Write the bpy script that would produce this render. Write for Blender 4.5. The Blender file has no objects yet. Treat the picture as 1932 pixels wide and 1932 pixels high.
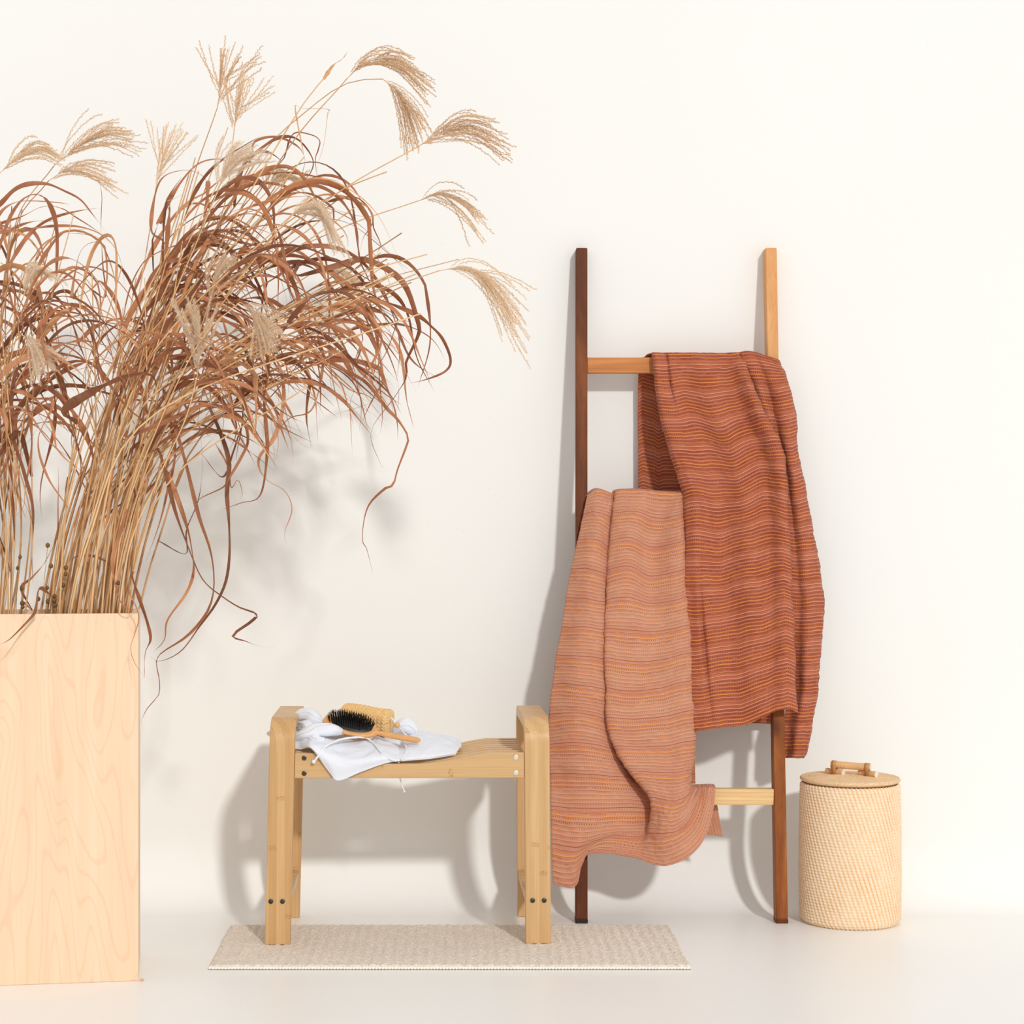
import bpy, math, random
import numpy as np
from mathutils import Vector, Matrix, noise as mnoise

random.seed(7)
RNG = random.Random(11)

# ------------------------------------------------------------------ camera
F, VX, VY, CZ = 3600.0, 860.0, 1000.0, 0.79     # focal length and principal point in px, eye height in m
scene = bpy.context.scene
col = scene.collection
cam_d = bpy.data.cameras.new('camera')
cam_d.sensor_width = 36.0
cam_d.lens = F / 1932.0 * 36.0
cam_d.shift_x = (966 - VX) / 1932.0
cam_d.shift_y = (VY - 966) / 1932.0
cam_d.clip_start = 0.05
cam = bpy.data.objects.new('camera', cam_d)
cam.location = (0, 0, CZ)
cam.rotation_euler = (math.radians(90), 0, 0)
col.objects.link(cam)
scene.camera = cam

# ------------------------------------------------------------------ light
world = bpy.data.worlds.new('studio')
scene.world = world
world.use_nodes = True
bg = world.node_tree.nodes['Background']
bg.inputs['Color'].default_value = (1.0, 0.99, 0.972, 1)
bg.inputs['Strength'].default_value = 0.70
sun_d = bpy.data.lights.new('sun', 'SUN')
sun_d.energy = 1.50
sun_d.angle = math.radians(3.3)
sun_d.color = (1.0, 0.985, 0.955)
sun = bpy.data.objects.new('sun', sun_d)
to_light = Vector((0.33, -1.0, 0.53)).normalized()
sun.rotation_euler = to_light.to_track_quat('Z', 'Y').to_euler()
sun.location = (1.5, -1.0, 3.0)
col.objects.link(sun)
vs = scene.view_settings
vs.view_transform = 'Standard'
vs.look = 'None'
vs.gamma = 1.0
vs.use_curve_mapping = False
vs.exposure = -0.02

# ------------------------------------------------------------------ helpers
def W(px, py, D):
    return Vector(((px - VX) * D / F, D, CZ - (py - VY) * D / F))

def srgb(r, g, b):
    def f(c):
        c /= 255.0
        return c / 12.92 if c <= 0.04045 else ((c + 0.055) / 1.055) ** 2.4
    return (f(r), f(g), f(b), 1.0)

def tag(o, label=None, cat=None, group=None, kind=None):
    if label: o['label'] = label
    if cat: o['category'] = cat
    if group: o['group'] = group
    if kind: o['kind'] = kind
    return o

def empty(name, loc, rz=0.0):
    o = bpy.data.objects.new(name, None)
    o.empty_display_size = 0.05
    o.location = loc
    o.rotation_euler = (0, 0, rz)
    col.objects.link(o)
    return o

class MB:
    def __init__(self):
        self.v, self.f, self.m, self.uv = [], [], [], None
    def add(self, vs_, fs, mi=0):
        n = len(self.v)
        self.v.extend([tuple(p) for p in vs_])
        for f in fs:
            self.f.append(tuple(i + n for i in f))
            self.m.append(mi)
        return n
    def box(self, x0, x1, y0, y1, z0, z1, mi=0):
        vs_ = [(x, y, z) for z in (z0, z1) for y in (y0, y1) for x in (x0, x1)]
        self.add(vs_, [(0, 2, 3, 1), (4, 5, 7, 6), (0, 1, 5, 4), (2, 6, 7, 3), (0, 4, 6, 2), (1, 3, 7, 5)], mi)
    def tube(self, pts, rad, n=5, mi=0, cap=True, squash=1.0):
        pts = [Vector(p) for p in pts]
        k = len(pts)
        if not hasattr(rad, '__len__'): rad = [rad] * k
        ref = Vector((0.13, 0.31, 0.94))
        prev = None
        vs_, fs = [], []
        for i, p in enumerate(pts):
            t = (pts[min(i + 1, k - 1)] - pts[max(i - 1, 0)])
            if t.length < 1e-9: t = Vector((0, 0, 1))
            t.normalize()
            if prev is None:
                a = t.cross(ref)
                if a.length < 1e-3: a = t.cross(Vector((1, 0, 0)))
            else:
                a = prev - t * prev.dot(t)
            a.normalize(); prev = a
            b = t.cross(a)
            for j in range(n):
                an = 2 * math.pi * j / n
                vs_.append(p + (a * math.cos(an) + b * math.sin(an) * squash) * rad[i])
        for i in range(k - 1):
            for j in range(n):
                j2 = (j + 1) % n
                fs.append((i * n + j, i * n + j2, (i + 1) * n + j2, (i + 1) * n + j))
        if cap:
            fs.append(tuple(range(n - 1, -1, -1)))
            fs.append(tuple((k - 1) * n + j for j in range(n)))
        self.add(vs_, fs, mi)
    def ball(self, c, r, mi=0, nu=10, nv=6, sq=(1, 1, 1)):
        c = Vector(c)
        vs_ = [c + Vector((0, 0, r * sq[2]))]
        for i in range(1, nv):
            th = math.pi * i / nv
            for j in range(nu):
                ph = 2 * math.pi * j / nu
                vs_.append(c + Vector((r * math.sin(th) * math.cos(ph) * sq[0], r * math.sin(th) * math.sin(ph) * sq[1], r * math.cos(th) * sq[2])))
        vs_.append(c - Vector((0, 0, r * sq[2])))
        fs = [(0, 1 + j, 1 + (j + 1) % nu) for j in range(nu)]
        for i in range(nv - 2):
            for j in range(nu):
                a = 1 + i * nu + j; b = 1 + i * nu + (j + 1) % nu
                fs.append((a, a + nu, b + nu, b))
        l = len(vs_) - 1
        base = 1 + (nv - 2) * nu
        fs += [(base + (j + 1) % nu, base + j, l) for j in range(nu)]
        self.add(vs_, fs, mi)
    def grid(self, arr, mi=0):
        n, m = len(arr), len(arr[0])
        vs_ = [p for r in arr for p in r]
        fs = [(i * m + j, i * m + j + 1, (i + 1) * m + j + 1, (i + 1) * m + j) for i in range(n - 1) for j in range(m - 1)]
        return self.add(vs_, fs, mi)
    def build(self, name, mats, parent=None, smooth=False, local=False, bevel=0.0, label=None):
        """verts are in world space unless local=True (then in the parent's space)"""
        me = bpy.data.meshes.new(name)
        v = self.v
        if parent is not None and not local:
            inv = parent.matrix_basis.inverted()
            p = parent
            while p.parent is not None:
                p = p.parent
                inv = inv @ p.matrix_basis.inverted()
            if parent.type == 'EMPTY' and parent.rotation_euler.z == 0 and parent.parent is None:
                l = parent.location
                v = [(a - l[0], b - l[1], c - l[2]) for a, b, c in v]
            else:
                v = [tuple(inv @ Vector(q)) for q in v]
        me.from_pydata(v, [], self.f)
        if not isinstance(mats, (list, tuple)): mats = [mats]
        for m_ in mats: me.materials.append(m_)
        if len(mats) > 1: me.polygons.foreach_set('material_index', self.m)
        if smooth: me.polygons.foreach_set('use_smooth', [True] * len(me.polygons))
        if self.uv is not None:
            ul = me.uv_layers.new(name='UVMap')
            idx = np.empty(len(me.loops), dtype=np.int32)
            me.loops.foreach_get('vertex_index', idx)
            ul.data.foreach_set('uv', np.asarray(self.uv, dtype=np.float32)[idx].ravel())
        me.update()
        o = bpy.data.objects.new(name, me)
        col.objects.link(o)
        if parent is not None: o.parent = parent
        if bevel > 0:
            b = o.modifiers.new('bevel', 'BEVEL'); b.width = bevel; b.segments = 2; b.limit_method = 'ANGLE'
        if label: o['label'] = label
        return o

def catmull(pts, n):
    """n samples through control points (any dimension)"""
    P = np.asarray([tuple(p) for p in pts], dtype=float)
    k = len(P)
    if k == 2:
        t = np.linspace(0, 1, n)[:, None]
        return P[0] * (1 - t) + P[1] * t
    E = np.vstack([2 * P[0] - P[1], P, 2 * P[-1] - P[-2]])
    t = np.linspace(0, k - 1 - 1e-9, n)
    i = t.astype(int); f = (t - i)[:, None]
    p0, p1, p2, p3 = E[i], E[i + 1], E[i + 2], E[i + 3]
    return 0.5 * (2 * p1 + (p2 - p0) * f + (2 * p0 - 5 * p1 + 4 * p2 - p3) * f ** 2 + (3 * p1 - p0 - 3 * p2 + p3) * f ** 3)

def resample(pts, n):
    P = np.asarray(pts, dtype=float)
    d = np.r_[0, np.cumsum(np.linalg.norm(np.diff(P, axis=0), axis=1))]
    t = np.linspace(0, d[-1], n)
    return np.stack([np.interp(t, d, P[:, i]) for i in range(P.shape[1])], axis=1), d[-1]

# ------------------------------------------------------------------ materials
def new_mat(name):
    m = bpy.data.materials.new(name); m.use_nodes = True
    nt = m.node_tree
    b = nt.nodes['Principled BSDF']
    return m, nt, b
def N(nt, typ, **kw):
    n = nt.nodes.new(typ)
    for k, v in kw.items():
        if k.startswith('i_'):
            key = k[2:]
            n.inputs[int(key) if key.isdigit() else key].default_value = v
        else: setattr(n, k, v)
    return n
def L(nt, a, b): nt.links.new(a, b)
def math_n(nt, op, a, b=None, c=None):
    n = nt.nodes.new('ShaderNodeMath'); n.operation = op
    for i, x in enumerate((a, b, c)):
        if x is None: continue
        if isinstance(x, (int, float)): n.inputs[i].default_value = x
        else: nt.links.new(x, n.inputs[i])
    return n.outputs[0]
def mixc(nt, fac, a, b, blend='MIX'):
    n = nt.nodes.new('ShaderNodeMix'); n.data_type = 'RGBA'; n.blend_type = blend
    for i, x in ((0, fac), (6, a), (7, b)):
        if isinstance(x, (int, float)): n.inputs[i].default_value = x
        elif isinstance(x, tuple): n.inputs[i].default_value = x
        else: nt.links.new(x, n.inputs[i])
    return n.outputs[2]
def ramp(nt, fac, stops, interp='LINEAR'):
    r = nt.nodes.new('ShaderNodeValToRGB'); r.color_ramp.interpolation = interp
    e = r.color_ramp.elements
    while len(e) < len(stops): e.new(0.5)
    for el, (p, c) in zip(e, stops): el.position = p; el.color = c
    nt.links.new(fac, r.inputs[0])
    return r.outputs[0]
def coords(nt, kind='Object', scale=(1, 1, 1), rot=(0, 0, 0)):
    tc = nt.nodes.new('ShaderNodeTexCoord')
    mp = nt.nodes.new('ShaderNodeMapping'); mp.inputs['Scale'].default_value = scale; mp.inputs['Rotation'].default_value = rot
    nt.links.new(tc.outputs[kind], mp.inputs[0])
    return mp.outputs[0]
def noise(nt, vec, scale, detail=3, rough=0.55, dist=0.0):
    n = nt.nodes.new('ShaderNodeTexNoise'); n.inputs['Scale'].default_value = scale
    n.inputs['Detail'].default_value = detail; n.inputs['Roughness'].default_value = rough; n.inputs['Distortion'].default_value = dist
    nt.links.new(vec, n.inputs['Vector'])
    return n.outputs['Fac']
def bump(nt, b, h, strength=0.3, dist=0.001):
    n = nt.nodes.new('ShaderNodeBump'); n.inputs['Strength'].default_value = strength; n.inputs['Distance'].default_value = dist
    nt.links.new(h, n.inputs['Height']); nt.links.new(n.outputs[0], b.inputs['Normal'])

def simple_mat(name, c, rough=0.6, var=0.08, scale=30, metal=0.0, spec=0.5):
    m, nt, b = new_mat(name)
    f = noise(nt, coords(nt), scale, 3)
    dark = tuple(x * (1 - var) for x in c[:3]) + (1,)
    lite = tuple(min(1, x * (1 + var)) for x in c[:3]) + (1,)
    L(nt, ramp(nt, f, [(0.3, dark), (0.7, lite)]), b.inputs['Base Color'])
    b.inputs['Roughness'].default_value = rough; b.inputs['Metallic'].default_value = metal
    b.inputs['Specular IOR Level'].default_value = spec
    return m

def studio_paint():
    m, nt, b = new_mat('white_studio_paint')
    v = coords(nt, 'Object')
    f = noise(nt, coords(nt, 'Object', (1.0, 2.0, 1)), 1.6, 4)
    c = ramp(nt, f, [(0.3, (0.880, 0.876, 0.850, 1)), (0.7, (0.894, 0.890, 0.866, 1))])
    scr = noise(nt, coords(nt, 'Object', (3, 70, 40), (0, 0, 0.12)), 4, 4, 0.7)
    c = mixc(nt, ramp(nt, scr, [(0.68, (0, 0, 0, 1)), (0.74, (0.5, 0.5, 0.5, 1))]), c, (0.92, 0.915, 0.90, 1))
    sp = noise(nt, v, 120, 1)
    c = mixc(nt, ramp(nt, sp, [(0.80, (0, 0, 0, 1)), (0.83, (0.35, 0.35, 0.35, 1))]), c, (0.62, 0.58, 0.52, 1))
    fz = N(nt, 'ShaderNodeSeparateXYZ'); L(nt, v, fz.inputs[0])
    fm = N(nt, 'ShaderNodeMapRange', interpolation_type='SMOOTHSTEP'); L(nt, fz.outputs[2], fm.inputs[0])
    fm.inputs[1].default_value = 0.0; fm.inputs[2].default_value = 0.14
    c = mixc(nt, fm.outputs[0], mixc(nt, 0.55, c, (0.95, 0.945, 0.93, 1)), c)
    L(nt, c, b.inputs['Base Color'])
    # floor paint is trafficked and semi-gloss, the wall above the cove is matt
    sep = N(nt, 'ShaderNodeSeparateXYZ'); L(nt, v, sep.inputs[0])
    mr = N(nt, 'ShaderNodeMapRange', interpolation_type='SMOOTHSTEP'); L(nt, sep.outputs[2], mr.inputs[0])
    mr.inputs[1].default_value = -0.01; mr.inputs[2].default_value = 0.06; mr.inputs[3].default_value = 0.30; mr.inputs[4].default_value = 0.95
    L(nt, mr.outputs[0], b.inputs['Roughness'])
    mr2 = N(nt, 'ShaderNodeMapRange', interpolation_type='SMOOTHSTEP'); L(nt, sep.outputs[2], mr2.inputs[0])
    mr2.inputs[1].default_value = -0.01; mr2.inputs[2].default_value = 0.06; mr2.inputs[3].default_value = 0.35; mr2.inputs[4].default_value = 0.0
    L(nt, mr2.outputs[0], b.inputs['Specular IOR Level'])
    bump(nt, b, noise(nt, v, 160, 3), 0.03, 0.0005)
    return m

def ply_mat():
    m, nt, b = new_mat('birch_plywood')
    base = noise(nt, coords(nt, 'Object', (1.0, 1.0, 0.19)), 7.5, 2, 0.45, 0.3)
    rings = math_n(nt, 'SINE', math_n(nt, 'MULTIPLY', base, 150.0))
    fine = noise(nt, coords(nt, 'Object', (260, 260, 4)), 1.0, 3, 0.6)
    mid = noise(nt, coords(nt, 'Object', (34, 34, 2.2)), 1.0, 3, 0.6)
    c = mixc(nt, ramp(nt, mid, [(0.3, (0, 0, 0, 1)), (0.72, (1, 1, 1, 1))]), srgb(240, 205, 171), srgb(247, 216, 185))
    c = mixc(nt, ramp(nt, rings, [(0.70, (0, 0, 0, 1)), (1.0, (.26, .26, .26, 1))]), c, srgb(224, 174, 136))
    c = mixc(nt, ramp(nt, fine, [(0.45, (0, 0, 0, 1)), (0.8, (.20, .20, .20, 1))]), c, srgb(230, 186, 146))
    fl = noise(nt, coords(nt, 'Object', (150, 150, 28)), 1.0, 1)
    c = mixc(nt, ramp(nt, fl, [(0.78, (0, 0, 0, 1)), (0.82, (.5, .5, .5, 1))]), c, srgb(190, 126, 80))
    L(nt, c, b.inputs['Base Color'])
    b.inputs['Roughness'].default_value = 0.5; b.inputs['Specular IOR Level'].default_value = 0.3
    return m
def ply_edge_mat():
    m, nt, b = new_mat('plywood_edge')
    tc = coords(nt, 'Object', (240, 240, 1))
    c = ramp(nt, noise(nt, tc, 1.0, 2), [(0.35, srgb(226, 200, 170)), (0.65, srgb(248, 230, 206))])
    L(nt, c, b.inputs['Base Color']); b.inputs['Roughness'].default_value = 0.7
    return m

def bamboo_mat(name, axis, tint=(1, 1, 1)):
    """axis: index of the grain direction; 7 mm strips across it"""
    m, nt, b = new_mat(name)
    sc = [1, 1, 1]; sc[axis] = 0.03
    v = coords(nt, 'Object')
    sep = N(nt, 'ShaderNodeSeparateXYZ'); L(nt, v, sep.inputs[0])
    across = math_n(nt, 'ADD', sep.outputs[0 if axis == 2 else 2], math_n(nt, 'MULTIPLY', sep.outputs[1], 0.83))
    along = sep.outputs[axis]
    strip = math_n(nt, 'FLOOR', math_n(nt, 'DIVIDE', across, 0.0155))
    wn = N(nt, 'ShaderNodeTexWhiteNoise', noise_dimensions='1D'); L(nt, strip, wn.inputs['W'])
    k = 1.0
    def T(r, g, bl):
        c = srgb(r, g, bl); return (c[0] * tint[0], c[1] * tint[1], c[2] * tint[2], 1)
    c = mixc(nt, wn.outputs['Value'], T(202, 160, 108), T(216, 178, 128))
    s2 = [260, 260, 260]; s2[axis] = 5
    f = noise(nt, coords(nt, 'Object', tuple(s2)), 1.0, 3, 0.6)
    c = mixc(nt, ramp(nt, f, [(0.42, (0, 0, 0, 1)), (0.75, (.50, .50, .50, 1))]), c, T(186, 136, 78))
    # nodes of the cane: short speckled bands, each strip at its own height
    ph = math_n(nt, 'ADD', math_n(nt, 'DIVIDE', along, 0.41), math_n(nt, 'MULTIPLY', wn.outputs['Value'], 7.31))
    fr = math_n(nt, 'ABSOLUTE', math_n(nt, 'SUBTRACT', math_n(nt, 'FRACT', ph), 0.5))
    band = math_n(nt, 'LESS_THAN', fr, 0.011)
    spk = ramp(nt, noise(nt, coords(nt, 'Object', (420, 420, 420)), 1.0, 2), [(0.46, (0, 0, 0, 1)), (0.6, (.7, .7, .7, 1))])
    c = mixc(nt, math_n(nt, 'MULTIPLY', band, spk), c, T(168, 112, 52))
    L(nt, c, b.inputs['Base Color'])
    b.inputs['Roughness'].default_value = 0.38; b.inputs['Specular IOR Level'].default_value = 0.4
    return m

def acacia_mat(name, axis, stops, knots=0.5):
    m, nt, b = new_mat(name)
    s = [26, 26, 26]; s[axis] = 1.6
    f = noise(nt, coords(nt, 'Object', tuple(s)), 1.0, 4, 0.6, 0.6)
    s2 = [300, 300, 300]; s2[axis] = 8
    fi = noise(nt, coords(nt, 'Object', tuple(s2)), 1.0, 2, 0.6)
    c = ramp(nt, f, stops)
    c = mixc(nt, ramp(nt, fi, [(0.4, (0, 0, 0, 1)), (0.8, (.5, .5, .5, 1))]), c, mixc(nt, 0.55, c, (0.03, 0.012, 0.006, 1)))
    vo = N(nt, 'ShaderNodeTexVoronoi', feature='F1'); vo.inputs['Scale'].default_value = 1.0
    s3 = [9, 9, 9]; s3[axis] = 4.5
    L(nt, coords(nt, 'Object', tuple(s3)), vo.inputs['Vector'])
    c = mixc(nt, ramp(nt, vo.outputs['Distance'], [(0.04, (knots,) * 3 + (1,)), (0.10, (0, 0, 0, 1))]), c, srgb(70, 34, 18))
    L(nt, c, b.inputs['Base Color'])
    b.inputs['Roughness'].default_value = 0.5; b.inputs['Specular IOR Level'].default_value = 0.18
    return m

def weave_mat(name, base, dark, deep, lines, dashes):
    """waffle weave in cloth space (UV in metres): an eight-row repeat of thread lines and stitch rows"""
    m, nt, b = new_mat(name)
    tc = N(nt, 'ShaderNodeTexCoord')
    sep = N(nt, 'ShaderNodeSeparateXYZ'); L(nt, tc.outputs['UV'], sep.inputs[0])
    u, v = sep.outputs[0], sep.outputs[1]
    wob = noise(nt, coords(nt, 'UV', (15, 7, 1)), 1.0, 2)
    v2 = math_n(nt, 'ADD', v, math_n(nt, 'MULTIPLY', wob, 0.009))
    q = math_n(nt, 'DIVIDE', v2, 0.0074)
    row = math_n(nt, 'FLOOR', q); fv = math_n(nt, 'FRACT', q)
    k8 = math_n(nt, 'ADD', math_n(nt, 'DIVIDE', math_n(nt, 'FLOORED_MODULO', row, 8.0), 8.0), 0.03)
    wn = N(nt, 'ShaderNodeTexWhiteNoise', noise_dimensions='1D'); L(nt, row, wn.inputs['W'])
    lc = ramp(nt, k8, [(i / 8.0, c_) for i, c_ in enumerate(lines)], 'CONSTANT')
    dc = ramp(nt, k8, [(i / 8.0, c_) for i, c_ in enumerate(dashes)], 'CONSTANT')
    def sm(x, a0, a1):
        n = N(nt, 'ShaderNodeMapRange', interpolation_type='SMOOTHSTEP'); L(nt, x, n.inputs[0])
        n.inputs[1].default_value = a0; n.inputs[2].default_value = a1
        return n.outputs[0]
    tri = math_n(nt, 'ABSOLUTE', math_n(nt, 'SUBTRACT', fv, 0.5))             # 0 mid row, .5 at the thread line
    line = sm(tri, 0.335, 0.385)
    groove = math_n(nt, 'MULTIPLY', math_n(nt, 'GREATER_THAN', fv, 0.12), math_n(nt, 'LESS_THAN', fv, 0.24))
    fu = math_n(nt, 'ABSOLUTE', math_n(nt, 'SUBTRACT', math_n(nt, 'FRACT', math_n(nt, 'ADD', math_n(nt, 'DIVIDE', u, 0.0036), math_n(nt, 'MULTIPLY', wn.outputs['Value'], 0.5))), 0.5))
    dash = math_n(nt, 'MULTIPLY', sm(fu, 0.22, 0.30), math_n(nt, 'SUBTRACT', 1.0, sm(tri, 0.10, 0.17)))
    rnd = noise(nt, coords(nt, 'UV', (90, 130, 1)), 1.0, 2)
    dash = math_n(nt, 'MULTIPLY', dash, sm(rnd, 0.25, 0.5))
    big = noise(nt, coords(nt, 'UV', (16, 26, 1)), 1.0, 2)
    c = mixc(nt, sm(big, 0.35, 0.7), base, dark)
    c = mixc(nt, dash, c, dc)
    c = mixc(nt, line, c, lc)
    c = mixc(nt, math_n(nt, 'MULTIPLY', groove, 0.6), c, deep)
    fuzz = noise(nt, coords(nt, 'UV', (1, 1, 1)), 1000, 2)
    c = mixc(nt, math_n(nt, 'MULTIPLY', sm(fuzz, 0.4, 0.75), 0.22), c, lines[4])
    L(nt, c, b.inputs['Base Color'])
    h = math_n(nt, 'ADD', math_n(nt, 'MULTIPLY', line, 0.8), math_n(nt, 'MULTIPLY', dash, -0.6))
    h = math_n(nt, 'SUBTRACT', h, math_n(nt, 'MULTIPLY', groove, 0.8))
    h = math_n(nt, 'ADD', h, math_n(nt, 'MULTIPLY', fuzz, 0.4))
    bump(nt, b, h, 0.8, 0.0015)
    b.inputs['Roughness'].default_value = 0.95; b.inputs['Specular IOR Level'].default_value = 0.08
    b.inputs['Sheen Weight'].default_value = 0.1
    return m

def leaf_mat(name, stops, rough=0.55):
    m, nt, b = new_mat(name)
    oi = N(nt, 'ShaderNodeObjectInfo')
    f = noise(nt, coords(nt, 'Object'), 22, 4, 0.6)
    mixv = math_n(nt, 'ADD', math_n(nt, 'MULTIPLY', oi.outputs['Random'], 0.55), math_n(nt, 'MULTIPLY', f, 0.55))
    c = ramp(nt, mixv, stops)
    L(nt, c, b.inputs['Base Color'])
    b.inputs['Roughness'].default_value = rough; b.inputs['Specular IOR Level'].default_value = 0.35
    return m

M = {}
M['wall'] = M['floor'] = studio_paint()
M['ply'] = ply_mat(); M['ply_edge'] = ply_edge_mat()
M['soil'] = simple_mat('dark_soil', srgb(58, 42, 30), 0.95, 0.4, 60)
M['bamboo_z'] = bamboo_mat('bamboo_upright', 2)
M['bamboo_x'] = bamboo_mat('bamboo_lengthwise', 0, (1.04, 1.08, 1.14))
M['bamboo_y'] = bamboo_mat('bamboo_crosswise', 1)
M['bolt'] = simple_mat('dark_and_shaded_bolt', (0.08, 0.08, 0.06, 1), 0.3, 0.2, 200, 0.9)  # dark leg bolts; also paints shade onto the left slat bolts
M['bolt_lit'] = simple_mat('lit_steel_bolt', (0.8, 0.78, 0.7, 1), 0.3, 0.1, 200, 0.9)  # lit copy of the slat bolt steel
M['rail_dark'] = acacia_mat('acacia_dark', 2, [(0.25, srgb(74, 36, 16)), (0.5, srgb(106, 55, 26)), (0.75, srgb(146, 84, 42))])
M['rail_light'] = acacia_mat('acacia_mixed', 2, [(0.2, srgb(130, 68, 34)), (0.5, srgb(168, 98, 54)), (0.8, srgb(205, 138, 84))])
M['sapwood'] = acacia_mat('acacia_sapwood', 2, [(0.2, srgb(205, 140, 82)), (0.5, srgb(222, 160, 100)), (0.8, srgb(235, 182, 122))])
M['rung'] = acacia_mat('acacia_rung', 0, [(0.2, srgb(180, 104, 56)), (0.5, srgb(208, 138, 82)), (0.8, srgb(226, 162, 106))])
M['rung_pale'] = acacia_mat('acacia_pale_rung', 0, [(0.2, srgb(226, 176, 116)), (0.5, srgb(238, 198, 142)), (0.8, srgb(246, 214, 164))], 0.0)
M['end_grain'] = simple_mat('charred_end', srgb(40, 26, 18), 0.8, 0.3, 90)
OR_ = srgb(226, 140, 76)
M['terracotta'] = weave_mat('terracotta_weave', srgb(182, 102, 77), srgb(164, 82, 58), srgb(116, 44, 28),
    [OR_, OR_, srgb(176, 92, 62), srgb(214, 146, 108), srgb(216, 148, 114), srgb(210, 140, 112), srgb(200, 122, 94), srgb(214, 122, 66)],
    [srgb(118, 44, 28), srgb(116, 42, 26), srgb(126, 48, 30), srgb(212, 106, 62), srgb(210, 104, 60), srgb(120, 46, 30), srgb(112, 40, 26), srgb(110, 38, 24)])
M['pink'] = weave_mat('rose_weave', srgb(208, 152, 126), srgb(200, 136, 112), srgb(172, 98, 76),
    [srgb(236, 154, 88), srgb(236, 154, 88), srgb(210, 150, 116), srgb(216, 162, 124), srgb(216, 162, 124), srgb(214, 156, 122), srgb(206, 140, 112), srgb(176, 94, 66)],
    [srgb(194, 122, 98), srgb(176, 100, 78), srgb(174, 96, 74), srgb(218, 126, 88), srgb(222, 128, 88), srgb(200, 116, 86), srgb(202, 134, 108), srgb(198, 128, 104)])
M['cotton'] = simple_mat('white_cotton', (0.80, 0.83, 0.90, 1), 0.9, 0.03, 300, 0, 0.1)
M['cord'] = simple_mat('white_cord', (0.83, 0.84, 0.87, 1), 0.9, 0.06, 500, 0, 0.1)
M['sisal'] = simple_mat('sisal_knit', srgb(232, 194, 136), 0.85, 0.14, 260, 0, 0.2)
M['brush_wood'] = simple_mat('beech_brush', srgb(222, 164, 102), 0.45, 0.08, 40)
M['rubber'] = simple_mat('black_rubber_pad', (0.022, 0.022, 0.024, 1), 0.5, 0.2, 60)
M['bristle'] = simple_mat('black_bristle', (0.012, 0.011, 0.010, 1), 0.4, 0.3, 60)
M['bead'] = simple_mat('beech_bead', srgb(228, 178, 120), 0.45, 0.05, 60)
M['rattan_handle'] = simple_mat('peeled_rattan', srgb(222, 176, 124), 0.5, 0.14, 50)
M['rattan_end'] = simple_mat('cut_rattan_end', srgb(236, 228, 214), 0.8, 0.06, 300)
M['rattan_band'] = simple_mat('rattan_binding', srgb(196, 140, 88), 0.5, 0.12, 60)
M['leaf'] = leaf_mat('dry_leaf', [(0.14, srgb(94, 54, 33)), (0.40, srgb(138, 84, 54)), (0.66, srgb(180, 116, 78)), (0.92, srgb(210, 152, 108))])
M['leaf_pale'] = leaf_mat('dry_leaf_pale', [(0.15, srgb(170, 104, 66)), (0.6, srgb(206, 144, 98)), (0.92, srgb(228, 180, 128))])
M['straw'] = leaf_mat('straw_stem', [(0.14, srgb(140, 92, 56)), (0.38, srgb(200, 150, 100)), (0.66, srgb(228, 184, 132)), (0.92, srgb(244, 210, 164))], 0.4)
M['plume_core'] = leaf_mat('plume_spikelets', [(0.2, srgb(206, 160, 112)), (0.55, srgb(226, 186, 140)), (0.9, srgb(240, 210, 172))], 0.8)
M['plume_hair'] = leaf_mat('plume_hairs', [(0.2, srgb(232, 204, 170)), (0.9, srgb(246, 228, 204))], 0.8)
M['plume_soft'] = leaf_mat('plume_soft_core', [(0.2, srgb(196, 158, 124)), (0.9, srgb(226, 196, 164))], 0.9)
M['flax_stem'] = simple_mat('flax_stem', srgb(138, 124, 78), 0.7, 0.2, 60)
M['flax_pod'] = simple_mat('flax_pod', srgb(112, 78, 34), 0.5, 0.35, 160)

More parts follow.
